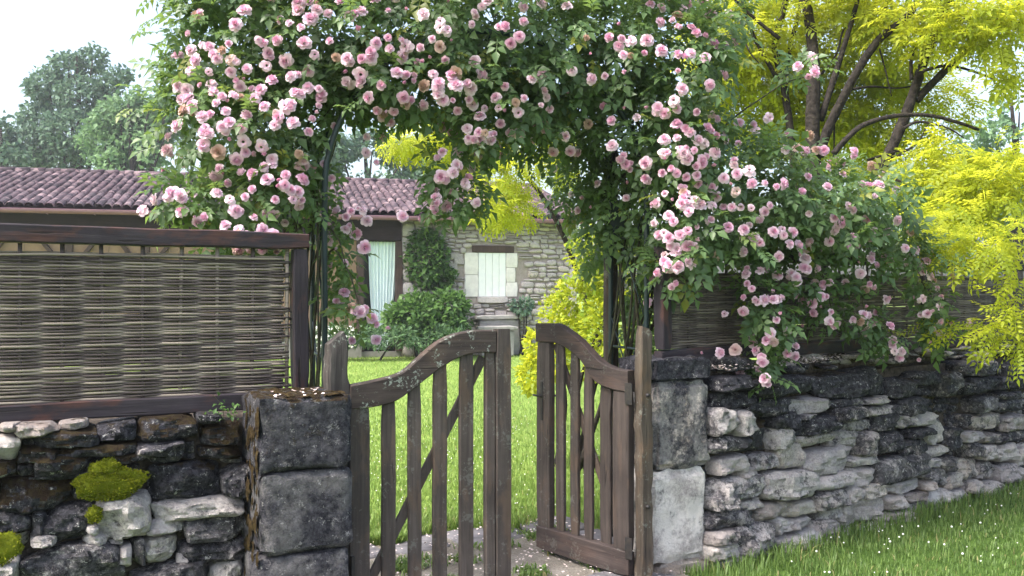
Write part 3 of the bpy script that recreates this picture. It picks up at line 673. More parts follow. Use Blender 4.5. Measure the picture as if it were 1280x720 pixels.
while z < ZE - .06:
    rh = random.uniform(.1, .19); x = XS + .3 + random.uniform(0, .1); row += 1
    while x < XR - .24:
        w_ = random.uniform(.13, .4); zz = z + .07 * noise.noise((x * 1.3, row * .37, 0)); hh = rh * random.uniform(.75, 1.2); r_ = (x, zz, min(x + w_, XR - .2), min(ZE, zz + hh))
        if not any(r_[0] < b[2] - .05 and r_[2] > b[0] + .05 and r_[1] < b[3] - .04 and r_[3] > b[1] + .04 for b in blocked):
            if w_ > .25 and random.random() < .25: srects += [(r_[0], r_[1], r_[2], (r_[1] + r_[3]) / 2), (r_[0], (r_[1] + r_[3]) / 2, r_[2], r_[3])]
            else: srects.append(r_)
        x += w_
    z += rh
srects = corner + srects
srects.sort(key=lambda r_: (r_[3] < .3, random.random()))
for r_ in srects[:296]:
    o = obj('stone', random.choice(hv), wl, ((r_[0] + r_[2]) / 2, -.015 + random.uniform(-.012, .012), (r_[1] + r_[3]) / 2), (0, random.uniform(-.1, .1), 0))
    o.scale = (r_[2] - r_[0] - .02, .12, r_[3] - r_[1] - .02); o['crust'] = random.uniform(.0, .4); o['moss'] = 0.0; o['warm'] = random.uniform(0, .22)
rest = []
for r_ in srects[296:]: rest.append(((np.array(GR[2][0]) * .5 * np.array([r_[2] - r_[0] - .02, .12, r_[3] - r_[1] - .02]) + np.array([(r_[0] + r_[2]) / 2, -.015, (r_[1] + r_[3]) / 2])), GR[2][1].tolist()))
if rest: put('rubble', merge(rest), M['hstone'], wl, kind='stuff')
wn = put('window', box(wx0, wx1, -.005, .05, wz0, wz1), M['white'], H)
for k in range(4):
    a = wx0 + (wx1 - wx0) * k / 4; put('shutter_board', board(a + .004, a + (wx1 - wx0) / 4 - .004, -.03, -.006, wz0 + .01, wz1 - .005, 'z', 2, .004, 0), M['white'], wn)
put('lintel', board(hx(590), hx(642), -.06, .05, wz1 + .003, lz, 'x', 6, .01, .006), M['beamz'], wn)
put('sill', board(wx0 - .03, wx1 + .03, -.12, .03, wz0 - .16, wz0 - .003, 'x', 6, .015, .006), M['hstone'], wn)
for a, b in ((qa, wx0), (wx1, qb)):
    n_ = 2 if a == qa else 3
    for k in range(n_):
        z0 = wz0 + (wz1 - wz0) * k / n_; z1 = wz0 + (wz1 - wz0) * (k + 1) / n_; put('quoin', board(a + .006, b - .006 - (.06 * (k % 2) if a > wx0 else -0), -.045, .04, z0 + .006, z1 - .006, 'z', 3, .012, .003), M['quoin'], wn)
# timber part
put('back_wall', box(XL, XS - .003, 1.4, DEP, G - .1, ZE + .5), M['ochre'], H)
put('plinth', box(XL, hx(452), -.02, .2, G - .1, .42), M['grey'], H)
put('plinth', box(hx(452) + .003, XS - .01, .05, .2, G - .1, .06), M['grey'], H)
zb0 = ZE - .55
put('eaves_beam', board(XL, XS - .006, -.08, .14, zb0, ZE + .05, 'x', 30, .01, .004), M['beam'], H)
xd0, xd1 = hx(452), hx(503)
put('sole_plate', board(XL, xd0 - .1, -.06, .12, .421, .58, 'x', 20, .01, .004), M['beamz'], H)
posts = [hx(450), hx(300), hx(182), hx(86), hx(-30), hx(-140), XL + .2]
for x in posts + [xd1 - .09]: put('timber_post', board(x - .09, x + .09, -.07, .11, .582 if x < xd0 else .07, zb0 - .003, 'z', 6, .01, .004), M['beamz'], H)
for a, b in zip(posts[1:], posts[:-1]):
    put('infill_panel', box(a + .092, b - .092, -.0, .08, .583, zb0 - .004), M['ochre'], H)
    for x in (a + (b - a) * .25, a + (b - a) * .5, a + (b - a) * .75): put('batten', box(x - .02, x + .02, -.02, -.002, .59, zb0 - .01), M['ochre'], H)
for x in posts[1:]:
    for sg in (-1, 1):
        A = Vector((x + sg * .095, -.045, zb0 - .75)); B = Vector((x + sg * .62, -.045, zb0 - .05))
        put('knee_brace', tube([A, B], .06, 4, True), M['beamz'], H)
put('door_opening', box(xd0 + .09, xd1 - .18, .35, .4, .061, zb0 - .01), M['dark'], H)  # dark panel standing in for the shaded interior behind the curtain
put('door_reveal', box(xd0 - .0, xd0 + .08, .115, 1.39, .061, zb0 - .01), M['beamz'], H)
# curtain hanging in the doorway
cz1 = zb0 - .02; cz0 = .12; ca, cb = hx(461), hx(497); nx, nzz = 48, 14; V = []
for j in range(nzz + 1):
    t_ = j / nzz; z = cz0 + (cz1 - cz0) * t_; pin = .42 * (1 - t_) ** 1.7
    l_, r_ = ca + (cb - ca) * pin * .5, cb - (cb - ca) * pin * .75
    for i in range(nx + 1):
        q = i / nx; V.append((l_ + (r_ - l_) * q, .12 + .03 * math.sin(q * 52 + .5 * math.sin(t_ * 3)) + .01 * math.sin(q * 17), z))
Q = np.array([[j * (nx + 1) + i, j * (nx + 1) + i + 1, (j + 1) * (nx + 1) + i + 1, (j + 1) * (nx + 1) + i] for j in range(nzz) for i in range(nx)])
cu = obj('curtain', mesh('curtain', V, Q, M['cloth'], True), None, FH.p, (0, 0, FH.a), 'pale blue curtain gathered in the doorway of the farmhouse', 'curtain')
put('curtain_rod', tube([(ca - .2, .12, cz1 + .01), (cb + .1, .12, cz1 + .01)], .015, 6), M['iron'], cu)
# gutter, fascia and roof
gx0, gx1 = XL, XR + .25; EX = -.42; EZ = ZE + .1; RY = 4.6; RZ = 4.86
sl_ = math.atan2(RZ - EZ, RY - EX); SLN = math.hypot(RZ - EZ, RY - EX)
gp = []
for x in np.linspace(gx0, gx1, 12): gp.append([(x, EX - .1 + .1 * math.cos(a), EZ - .07 + .1 * math.sin(a)) for a in np.linspace(math.pi, 2 * math.pi, 7)] + [(x, EX - .1 + .09 * math.cos(a), EZ - .065 + .09 * math.sin(a)) for a in np.linspace(2 * math.pi, math.pi, 7)])
put('gutter', loft(np.array(gp)), M['gutter'], H)
for x in np.arange(gx0 + .5, gx1, 1.0): put('gutter_bracket', box(x - .012, x + .012, EX - .15, EX + .02, EZ - .18, EZ - .172), M['gutter'], H)
put('fascia', box(gx0, gx1, EX + .03, EX + .055, EZ - .16, EZ - .01), M['beam'], H)
put('soffit', box(gx0, gx1, EX + .06, -.1, EZ - .07, EZ - .05), M['beam'], H)
rf = put('roof', ([(gx0, EX, EZ - .02), (gx1, EX, EZ - .02), (gx1, RY, RZ - .02), (gx0, RY, RZ - .02), (gx1, 2 * RY - EX, EZ - .02), (gx0, 2 * RY - EX, EZ - .02)], [[0, 1, 2, 3], [3, 2, 4, 5]]), M['tile'], H)
def tile_vf(L=.46, r0=.105, r1=.088, n=6, th=.014):
    V = []
    for y, r_, dz in ((0, r0, 0), (L, r1, .0)):
        for q in (0, th):
            for i in range(n + 1):
                a = math.pi * i / n; V.append(((r_ - q) * math.cos(a), y, (r_ - q) * math.sin(a) * .85 + dz))
    k = n + 1; Fc = []
    for i in range(n):
        Fc += [[i, k * 2 + i, k * 2 + i + 1, i + 1][::-1], [k + i, k + i + 1, 3 * k + i + 1, 3 * k + i][::-1], [i, i + 1, k + i + 1, k + i][::-1]]
    return np.array(V, float), Fc
tv, tf = tile_vf(); tme = mesh('roof_tile', tv, tf, M['tile'], False)
cols = np.arange(gx1 - .12, gx0, -.205); ex = .39; nrow = int(SLN / ex); cnt = 0; restT = []
for j in range(nrow + 1):
    for i, x in enumerate(cols):
        yy = -.05 + j * ex + random.uniform(-.015, .015); y = EX + yy * math.cos(sl_); z = EZ + yy * math.sin(sl_) + .005 + .012 * ((i * 7 + j * 3) % 3) / 3
        rx, rz = sl_ + .03, random.uniform(-.035, .035); xx = x + random.uniform(-.012, .012)
        vis = FH.w(xx, y, z); pxx = 640 + vis.x / vis.y * F
        if cnt < 298 and -30 < pxx < 730:
            o = obj('roof_tile', tme, rf, (xx, y, z), (rx, 0, rz)); cnt += 1
        else:
            mtx = Matrix.Translation((xx, y, z)) @ Matrix.Rotation(rz, 4, 'Z') @ Matrix.Rotation(rx, 4, 'X'); m_ = np.array(mtx)
            restT.append(tv @ m_[:3, :3].T + m_[:3, 3])
nT = len(restT); fa = np.array(tf)
me = mesh('tile_course', np.concatenate(restT), (fa[None] + (np.arange(nT) * len(tv))[:, None, None]).reshape(-1, 4), M['tile']); obj('tile_course', me, rf, kind='stuff')
rt = []
for x in np.arange(gx0, gx1 - .3, .38): put('ridge_tile', tube([(x, RY, RZ + .02), (x + .42, RY, RZ + .035)], [.12, .135], 8, True), M['tile'], rf, True) if FH.w(x, RY, 0).y > 0 and 640 + FH.w(x, RY, 0).x / FH.w(x, RY, 0).y * F > -40 else None
# stone bench under the window
BN = empty('stone_bench', 'low stepped stone bench under the white shuttered window', 'bench', FH.w(hx(620), -.3, 0), FH.a)
for (pa_, pb_, yt, d0, d1) in ((592, 650, 394, -.1, .28), (590, 638, 407, -.5, -.11)):
    xa, xb = hx(pa_) - hx(620), hx(pb_) - hx(620); zt = FH.at(620, yt, -.4)[1]
    put('slab', board(xa, xb, d0, d1, zt - .11, zt, 'x', 8, .02, .008), M['grey'], BN); put('support', board(xa + .1, xb - .1, d0 + .06, d1 - .02, G, zt - .112, 'x', 4, .02, .01), M['grey'], BN)

# ---------------------------------------------------------------- shrubs
def shrub(name, label, cat, blobs, mat, n, L, group=None, stems=3, base=None, clump=.25, cs=3.0, W=.62):
    c0 = Vector(blobs[0][0]); b = base or (c0.x, c0.y, G); e = empty(name, label, cat, b, 0, group); bv = np.array(b)
    gs = []; vol = [r_[0] * r_[1] * r_[2] for _, r_ in blobs]; tot = sum(v ** .67 for v in vol)
    for (c, r_), v in zip(blobs, vol):
        p, d = inblob(c, r_, int(n * v ** .67 / tot), .5, clump, cs)
        p = p[p[:, 2] > G + .01] if len(p) else p; d = d[:len(p)]
        f = d + .7 * unit(len(p)) + np.array([0, 0, .1]); gs.append(scatter(leaflet(L, L * W), p - bv, f, d + np.array([0, 0, 1.0]) + .5 * unit(len(p)), rng.uniform(.6, 1.25, len(p))))
    cloud('foliage', gs, mat, e)
    for i in range(stems):
        c, r_ = random.choice(blobs); tp = Vector(c) + Vector((random.uniform(-.5, .5) * r_[0], 0, random.uniform(0, .5) * r_[2])); 
        q = Vector((random.uniform(-.06, .06), random.uniform(-.06, .06), 0)); put('stem', tube(smoothpath([q, q + (tp - Vector(b)) * .5 + Vector((random.uniform(-.1, .1), 0, .05)), tp - Vector(b)], 4), [.03 * .9 ** k for k in range(9)], 5), M['bark'], e, True)
    return e
def blob(px, py, D, rx, ry, rz): return (tuple(P(px, py, D)), (rx / F * D, rz, ry / F * D))
shrub('climbing_shrub', 'tall leafy climber on the house wall between curtain and window', 'shrub', [blob(533, 325, 23.5, 27, 34, .35), blob(528, 300, 23.5, 16, 14, .25), blob(548, 345, 23.5, 18, 15, .3)], M['shrub'], 2600, .17, base=(P(533, 330, 23.5).x, 23.5, G))
shrub('round_shrub', 'broad rounded green shrub at the foot of the house wall left of the bench', 'shrub', [blob(522, 394, 22.6, 30, 25, .7), blob(558, 387, 22.8, 27, 23, .6), blob(500, 400, 22.6, 22, 20, .5), blob(545, 410, 22.5, 40, 20, .6)], M['shrub'], 4200, .17)
shrub('small_shrub', 'small dark plant growing under the right corner of the window', 'shrub', [blob(652, 382, 23.8, 13, 11, .25)], M['fardark'], 500, .12)
for i, (x, lab) in enumerate(((400, 'low white flowering border plants left of the curtain'), (440, 'low green border plants in front of the blue curtain'), (490, 'feathery low border plants before the round shrub'), (545, 'low border plants at the right end of the flower bed'))):
    e = shrub('border_plant', lab, 'plant', [blob(x + q, 428 - 4 * (q % 3), 22.0, 18, 12 if i else 16, .4) for q in (-14, 5, 20)], M['herb'], 1500, .13, 'flower bed along the house', 1, None, .1, 4, .3)
    if i == 0:
        p = np.array([tuple(P(385 + 62 * random.random(), 408 + 26 * random.random(), 21.6)) for _ in range(160)]) - np.array(e.location); cloud('flower', [scatter(leaflet(.07, .07), p, unit(160), unit(160), np.ones(160))], M['daisy'], e)
gb = shrub('golden_shrub', 'golden yellow leaved shrub behind the open right gate leaf', 'shrub', [blob(688, 450, 8.6, 28, 26, .35), blob(668, 468, 8.5, 20, 20, .3), blob(706, 415, 8.8, 22, 34, .35), blob(668, 432, 8.7, 12, 14, .2)], M['gold'], 1500, .075, None, 4)
shrub('green_rose_bush', 'loose yellow green rose bush with faded blooms behind the golden shrub', 'shrub', [blob(725, 375, 8.4, 30, 45, .4), blob(705, 400, 8.6, 30, 35, .4), blob(735, 330, 8.2, 25, 45, .35), blob(760, 420, 8.0, 40, 60, .4), blob(790, 350, 8.0, 40, 60, .4)], M['goldgreen'], 5200, .06, None, 4)

# ---------------------------------------------------------------- trees
def tree(name, label, base, limbs, blobs, mat, n, L, group=None, bark='bark', clump=.15, cs=.35, W=.6, shell=.5):
    e = empty(name, label, 'tree', base, 0, group); bv = np.array(base)
    for nm, pts, r0, r1 in limbs:
        sp = smoothpath([Vector(p) - Vector(base) for p in pts], 5); put(nm, tube(sp, [r0 + (r1 - r0) * i / (len(sp) - 1) for i in range(len(sp))], 7, True, .05), M[bark], e, True)
    gs = []; tot = sum((r_[0] * r_[1] * r_[2]) ** .67 for _, r_ in blobs)
    for c, r_ in blobs:
        p, d = inblob(c, r_, int(n * (r_[0] * r_[1] * r_[2]) ** .67 / tot), shell, clump, cs)
        gs.append(scatter(leaflet(L, L * W), p - bv, d * .4 + unit(len(p)) + np.array([0, 0, -.2]), unit(len(p)) + np.array([0, 0, .8]), rng.uniform(.6, 1.3, len(p))))
    cloud('crown', gs, mat, e); return e
def far_tree(name, label, px, D, zpx, blobs, mat, n, L, group='trees beyond the house', **k):
    b = P(px, 366, D); b.z = 0; top = P(px, zpx, D); limbs = [('trunk', [b, b.lerp(top, .5) + Vector((.3, 0, 0)), top], .35, .06)]
    for q in blobs[:9]:
        c = P(q[0], q[1], D); st = b.lerp(top, random.uniform(.25, .6)); limbs.append(('limb', [st, st.lerp(c, .5) + Vector((0, 0, .3)), c], .14, .03))
    return tree(name, label, tuple(b), limbs, [blob(q[0], q[1], D + random.uniform(-1, 1), q[2], q[3], q[2] / F * D * .8) for q in blobs], mat, n, L, group, **k)
far_tree('tall_tree', 'tall airy dark tree with gaps in its crown, rising highest behind the left roof', 95, 55, 70, [(60, 110, 26, 24), (85, 85, 22, 20), (115, 75, 20, 18), (100, 120, 34, 24), (50, 150, 30, 22), (90, 165, 40, 30), (135, 110, 18, 22), (30, 185, 36, 28), (75, 195, 46, 24), (45, 108, 14, 12), (130, 150, 24, 26), (150, 95, 16, 12)], M['fardark'], 9000, .34, clump=.0, cs=.55)
far_tree('bushy_tree', 'fuller mid green tree right of the tall airy tree', 160, 48, 130, [(150, 150, 36, 28), (185, 135, 30, 28), (130, 180, 30, 28), (175, 185, 44, 34), (210, 160, 30, 40), (150, 205, 40, 20), (215, 110, 20, 26)], M['far'], 11000, .32, clump=.1, cs=.6)
far_tree('hedge_tree', 'dark low tree at the far left edge above the roof', 0, 52, 160, [(-10, 175, 30, 30), (10, 200, 30, 22), (-45, 170, 40, 40)], M['fardark'], 4500, .34, clump=.05, cs=.6)
far_tree('dark_tree', 'blue green tree behind the roof seen through the left of the arch', 455, 46, 175, [(430, 200, 34, 30), (465, 190, 32, 34), (500, 205, 30, 26), (405, 190, 30, 36), (445, 225, 50, 16), (350, 190, 40, 36), (300, 200, 40, 30)], M['fardark'], 10000, .32, clump=.06, cs=.6)
far_tree('copse_tree', 'green tree beyond the house seen through the middle of the arch', 570, 48, 185, [(540, 205, 36, 28), (580, 200, 36, 34), (615, 215, 34, 26)], M['far'], 6000, .32, clump=.08, cs=.6)
far_tree('distant_tree', 'hazy green tree behind the golden tree at the right edge', 1265, 40, 125, [(1240, 150, 30, 26), (1275, 140, 30, 28), (1220, 190, 30, 40), (1180, 250, 50, 50), (1260, 220, 50, 60), (1140, 280, 50, 50), (1230, 310, 60, 50), (1310, 200, 40, 70)], M['far'], 10000, .3, clump=.08, cs=.6)

far_tree('distant_tree', 'green tree far behind the stems of the golden tree', 1000, 50, 160, [(940, 190, 40, 50), (1000, 170, 40, 50), (1060, 200, 40, 50), (1100, 260, 50, 50), (1020, 260, 60, 50)], M['far'], 6000, .32, clump=.08, cs=.6)
far_tree('distant_tree', 'green tree beyond the right hand edge of the garden', 1420, 38, 110, [(1360, 190, 40, 50), (1410, 150, 45, 50), (1470, 190, 50, 60), (1390, 260, 70, 60), (1500, 270, 60, 60)], M['far'], 6000, .32, clump=.08, cs=.6)
# golden robinia
def limbpts(D, *q): return [P(x, y, D + (k[0] if k else 0)) for x, y, *k in q]
gbase = P(1040, 366, 8.6); gbase.z = G
TB = [('trunk', [gbase, P(1022, 300, 8.6), P(1016, 181, 8.6), P(1017, 110, 8.6), P(1016, 55, 8.7), P(1010, 10, 8.8), P(1004, -60, 9.0)], .088, .04)]
def limb(r0, r1, D, *q): TB.append(('limb', limbpts(D, *q), r0 * .68, r1 * .75))
limb(.075, .03, 8.55, (1024, 195), (1034, 165), (1061, 109, -.1), (1096, 53, -.2), (1136, 19, -.3), (1152, -10, -.3), (1180, -60, -.3))
limb(.05, .02, 8.6, (1026, 150), (1046, 88), (1061, 40), (1075, -10), (1080, -50))
limb(.06, .035, 8.9, (1000, 330), (992, 200), (983, 125), (972, 75), (970, 45), (983, 0), (990, -50))
limb(.04, .02, 8.9, (983, 120), (986, 70), (1000, 10), (1006, -40))
limb(.035, .012, 8.8, (970, 95), (945, 50), (930, 8), (920, -40))
limb(.03, .012, 8.7, (975, 48), (950, 28), (925, 5), (900, -20))
limb(.085, .045, 8.3, (1040, 330), (1075, 260), (1105, 206), (1130, 150), (1145, 108), (1161, 62), (1180, 19), (1192, -20), (1200, -60))
limb(.055, .03, 8.3, (1146, 125), (1165, 105), (1192, 78), (1233, 37), (1277, 0), (1310, -30))
limb(.028, .014, 8.2, (1140, 100), (1140, 72), (1148, 52), (1160, 34))
limb(.04, .018, 8.1, (1042, 192), (1060, 172), (1080, 156), (1117, 145), (1161, 144), (1195, 152), (1224, 162))
limb(.022, .008, 8.0, (1155, 88), (1180, 82), (1208, 86), (1255, 103), (1285, 116), (1320, 135))
limb(.02, .008, 8.0, (1130, 160), (1150, 152), (1185, 160), (1205, 172))
limb(.018, .008, 7.8, (1200, 24), (1230, 22), (1262, 26), (1295, 30))
limb(.02, .008, 8.2, (1105, 206), (1130, 190), (1148, 178), (1160, 155)); limb(.018, .008, 8.2, (1085, 200), (1110, 192), (1140, 185))
limb(.028, .01, 7.9, (1120, 225), (1150, 240), (1185, 245), (1200, 300)); limb(.03, .012, 7.6, (1150, 235), (1190, 260), (1230, 290), (1290, 300))
limb(.02, .008, 8.6, (1060, 112), (1090, 108), (1120, 110), (1150, 106)); limb(.02, .008, 8.7, (1020, 100), (1045, 70), (1060, 30), (1110, 8)); limb(.016, .006, 8.6, (1043, 150), (1043, 180), (1042, 200))
limb(.016, .006, 8.5, (925, 20), (935, 60), (955, 85)); limb(.014, .006, 8.4, (1100, 60), (1108, 90), (1115, 120))
GT = empty('golden_tree', 'multi stemmed tree with yellow leaves and dark bare limbs at right', 'tree', gbase)
for nm, pts, r0, r1 in TB:
    sp = smoothpath([p - gbase for p in pts], 6); put(nm, tube(sp, [r0 + (r1 - r0) * i / (len(sp) - 1) for i in range(len(sp))], 8, True, .07), M['bark'], GT, True)
gblobs = [(890, 70, 9.0, 30, 40), (925, 60, 9.0, 40, 30), (960, 110, 9.2, 40, 30), (985, 30, 9.0, 30, 25), (1020, 85, 9.3, 30, 30), (1075, 135, 9.4, 30, 24), (1130, 85, 9.4, 26, 24), (1165, 20, 8.6, 30, 20), (1235, 30, 8.0, 30, 12), (940, 140, 9.4, 40, 26), (1000, 165, 9.4, 40, 20), (1170, 110, 9.6, 20, 24), (905, 40, 9.5, 45, 55), (950, 20, 9.6, 50, 45), (935, 90, 9.6, 40, 35), (905, 110, 9.8, 40, 60), (1000, 60, 9.6, 40, 40), (990, 130, 9.6, 45, 35), (1045, 30, 9.4, 35, 35), (1050, 120, 9.6, 35, 40), (1085, 15, 8.8, 40, 25), (1080, 80, 9.5, 30, 30), (1120, 50, 8.6, 30, 22), (1110, 110, 9.5, 35, 35), (1090, 160, 9.4, 35, 25), (1050, 170, 9.6, 40, 20), (1140, 15, 8.3, 40, 25), (1180, 40, 8.0, 25, 20), (1220, 12, 7.8, 40, 14), (1265, 15, 7.8, 35, 14), (1250, 48, 7.7, 32, 14), (1190, 130, 9.2, 24, 18), (1150, 160, 9, 35, 20), (1270, 90, 7.7, 14, 10), (1200, 185, 7.8, 35, 22), (1245, 185, 7.5, 40, 22), (1160, 210, 8, 40, 25), (1215, 225, 7.5, 45, 24), (1265, 225, 7.2, 35, 24), (1130, 230, 8.8, 40, 25), (1190, 262, 7.4, 40, 16), (1250, 262, 7.1, 45, 22), (1090, 205, 9.2, 40, 20), (960, 160, 10, 60, 25), (1000, -20, 9, 120, 40), (1150, -25, 8.5, 120, 30)]
near = [(1160, 300, 6.5, 26, 12), (1205, 312, 6.35, 32, 14), (1250, 318, 6.2, 34, 18), (1225, 300, 6.4, 40, 16), (1282, 345, 6.15, 14, 24), (1276, 385, 6.1, 16, 20), (1215, 410, 6.45, 36, 11), (1185, 398, 6.6, 16, 8), (1250, 408, 6.2, 24, 14), (1275, 425, 6.1, 22, 16), (1180, 285, 6.8, 40, 12), (1245, 292, 6.4, 40, 20)]
ROB = spray(6, .03, .042, .02, .03, .25); ROB2 = spray(5, .022, .036, .017, .025, .25)
gs = []
for bl, n, tm, sc_ in ((gblobs, 100, ROB2, 1.8), (near, 40, ROB, 1.0)):
    for x, y, D, rx, ry in bl:
        c, r_ = blob(x, y, D, rx, ry, rx / F * D * .9); k = int(n * (rx * ry / 1000) ** .8) + 12
        p, d = inblob(c, r_, k, .2, .3, 2.2); q = len(p)
        f = d * np.array([1, 1, .3]) + .8 * unit(q) + np.array([0, -.1, -.25]); up = unit(q) * .55 + np.array([0, -.25, 1.0])
        gs.append(scatter(tm, p - np.array(gbase), f, up, rng.uniform(.75, 1.25, q) * sc_))
cloud('crown', gs, M['gold'], GT)
# a second one behind the arch
b2 = P(625, 366, 11); b2.z = G
G2 = empty('golden_tree', 'yellow leaved tree glimpsed through the middle of the rose arch', 'tree', b2)
for q in ((P(640, 250, 11), P(700, 60, 11)), (P(600, 260, 11), P(560, 130, 11)), (P(660, 240, 11.2), P(720, 150, 11.5))):
    sp = smoothpath([Vector((1.6, 1.2, 0)), q[0] - b2 + Vector((.9, .7, 0)), q[1] - b2], 6); put('limb', tube(sp, [.05 - .035 * i / (len(sp) - 1) for i in range(len(sp))], 6), M['bark'], G2, True)
gs = []
for x, y, D, rx, ry in ((610, 240, 9.6, 22, 26), (632, 220, 9.8, 22, 26), (600, 205, 10, 24, 24), (585, 175, 10, 26, 22), (526, 170, 9.8, 26, 8), (500, 178, 9.6, 12, 5), (548, 190, 9.8, 12, 12), (640, 180, 10, 24, 24), (560, 150, 10, 30, 20), (618, 262, 9.5, 12, 10), (700, 185, 11, 16, 12), (655, 150, 10.5, 24, 22), (705, 215, 11, 10, 12), (650, 215, 10, 22, 30), (672, 190, 10.4, 20, 24), (630, 258, 9.8, 18, 16), (690, 160, 10.6, 20, 18), (655, 262, 10.2, 12, 14)):
    c, r_ = blob(x, y, D, rx, ry, .3); p, d = inblob(c, r_, 80, .2, .3, 2.2); q = len(p)
    gs.append(scatter(ROB2, p - np.array(b2), d + .8 * unit(q) + np.array([0, 0, -.3]), unit(q) * .5 + np.array([0, -.25, 1.0]), rng.uniform(1.1, 1.7, q)))
cloud('crown', gs, M['gold'], G2)

# ---------------------------------------------------------------- climbing roses
LB = [(290, 60, 5.15, 72, 85, .42), (270, 160, 5.0, 62, 70, .35), (350, 150, 5.1, 65, 80, .4), (330, 235, 4.95, 60, 40, .28), (255, 258, 4.75, 58, 24, .18), (222, 246, 4.7, 32, 14, .12), (380, 40, 5.25, 80, 80, .45), (300, 292, 4.72, 40, 24, .12), (335, 300, 4.75, 20, 24, .1),
      (440, 50, 5.2, 75, 70, .45), (480, 105, 5.15, 52, 42, .35), (400, 110, 5.15, 45, 40, .3), (380, 215, 5.15, 16, 40, .2), (418, 290, 5.2, 15, 30, .1), (424, 330, 5.2, 12, 34, .1), (438, 266, 5.15, 20, 11, .1), (424, 378, 5.2, 14, 22, .08), (446, 388, 5.0, 12, 10, .08), (230, 110, 5.05, 22, 50, .2), (260, 20, 5.2, 30, 50, .25),
      (540, 30, 5.4, 80, 70, .5), (620, 40, 5.5, 80, 75, .5), (555, 105, 5.35, 60, 50, .4), (598, 158, 5.3, 32, 32, .25), (558, 212, 5.25, 20, 34, .16), (585, 245, 5.25, 18, 26, .12), (548, 252, 5.25, 12, 20, .1), (640, 120, 5.5, 60, 60, .4), (655, 168, 5.6, 20, 34, .18), (480, 150, 5.2, 20, 16, .12), (300, -40, 5.2, 120, 50, .4), (520, -40, 5.4, 140, 50, .5)]
RB = [(700, 60, 5.65, 75, 80, .5), (700, 150, 5.75, 46, 48, .4), (780, 60, 5.75, 80, 90, .5), (780, 165, 5.85, 60, 70, .45), (775, 255, 6.0, 42, 60, .3), (735, 220, 6.1, 28, 40, .25), (715, 250, 6.1, 14, 24, .15), (850, 90, 5.65, 62, 85, .45), (850, 190, 5.65, 60, 70, .4), (855, 275, 5.55, 45, 60, .32), (845, 335, 5.4, 26, 26, .14), (930, 230, 5.8, 75, 65, .42), (900, 290, 5.65, 50, 40, .3), (1000, 255, 6.0, 85, 55, .42), (1080, 260, 6.3, 60, 42, .34), (1118, 302, 6.4, 36, 28, .2), (955, 300, 5.75, 55, 36, .26), (1030, 292, 6.0, 52, 30, .24),
      (942, 368, 5.62, 18, 38, .09), (968, 400, 5.65, 15, 36, .08), (958, 440, 5.68, 14, 30, .07), (960, 478, 5.62, 8, 14, .05), (1000, 340, 5.85, 18, 24, .09), (1030, 375, 5.98, 18, 30, .08), (1040, 395, 6.0, 16, 16, .07), (1085, 338, 6.2, 20, 26, .1), (1075, 390, 6.15, 16, 26, .08), (1100, 415, 6.25, 20, 20, .08), (1118, 438, 6.3, 14, 10, .06), (1152, 345, 6.5, 15, 38, .1), (1165, 385, 6.55, 16, 34, .1), (1172, 420, 6.6, 10, 20, .07), (988, 440, 5.75, 9, 14, .05),
      (802, 345, 6.3, 18, 70, .16), (818, 400, 5.95, 12, 60, .1), (785, 430, 6.4, 16, 40, .1), (820, 300, 5.8, 26, 60, .22), (738, 300, 6.4, 14, 50, .14), (1004, 88, 5.95, 24, 9, .1), (900, 30, 5.9, 26, 50, .25), (760, -40, 5.7, 160, 50, .5)]
B6 = "390 118;445 118;415 195;540 212;700 30;690 85;835 25;780 30;745 128;830 138;700 175;730 165;780 112;785 145;825 170;868 185;878 142;912 115;700 242;885 255;932 248;826 292;945 300;785 368;715 410;940 378;745 487;938 530;912 622;882 655;718 662;655 650;685 700;440 375;540 395;515 280;490 310;410 460;407 498;335 260;318 288;395 268;370 265;262 308;245 340;222 348;215 255;282 380;240 400;225 432;268 455;120 408;115 450;130 465;260 530;350 590;338 635;378 650;412 640;200 650;325 480;600 40;560 48;508 28;510 5;565 5;265 175;280 150;305 175;240 215;160 295;165 330;355 205;425 170;610 535;300 550;250 250;95 640;470 555;665 45;885 40;915 220;760 255;572 265;720 292;620 380;300 130;320 70;345 425;200 180;255 270;280 290;150 260;180 100;230 380;430 120;210 668"
B7 = "128 35;120 72;8 108;40 178;20 250;150 222;106 250;262 108;405 15;40 300;62 300;160 322;200 322;122 312;190 290;30 375;160 398;80 455;110 420;175 490;205 465;25 530;65 518;45 618;8 625;300 235;322 232;328 315;345 290;532 112;568 115;598 118;575 215;415 455;515 318;475 160;540 435;640 490;725 300;738 212;752 265;672 335;698 340;838 40;720 5;768 12;812 5;688 65;835 255;855 355;828 382;800 420;820 428;850 455;768 475;812 490;845 495;718 505;755 575;790 600;840 560;665 612;770 635;838 658;710 645;665 670;680 705;768 692;795 718;735 520;760 385;735 370;690 150;740 80;780 80;850 130;560 70;690 20;480 235;365 505;58 120;275 20"
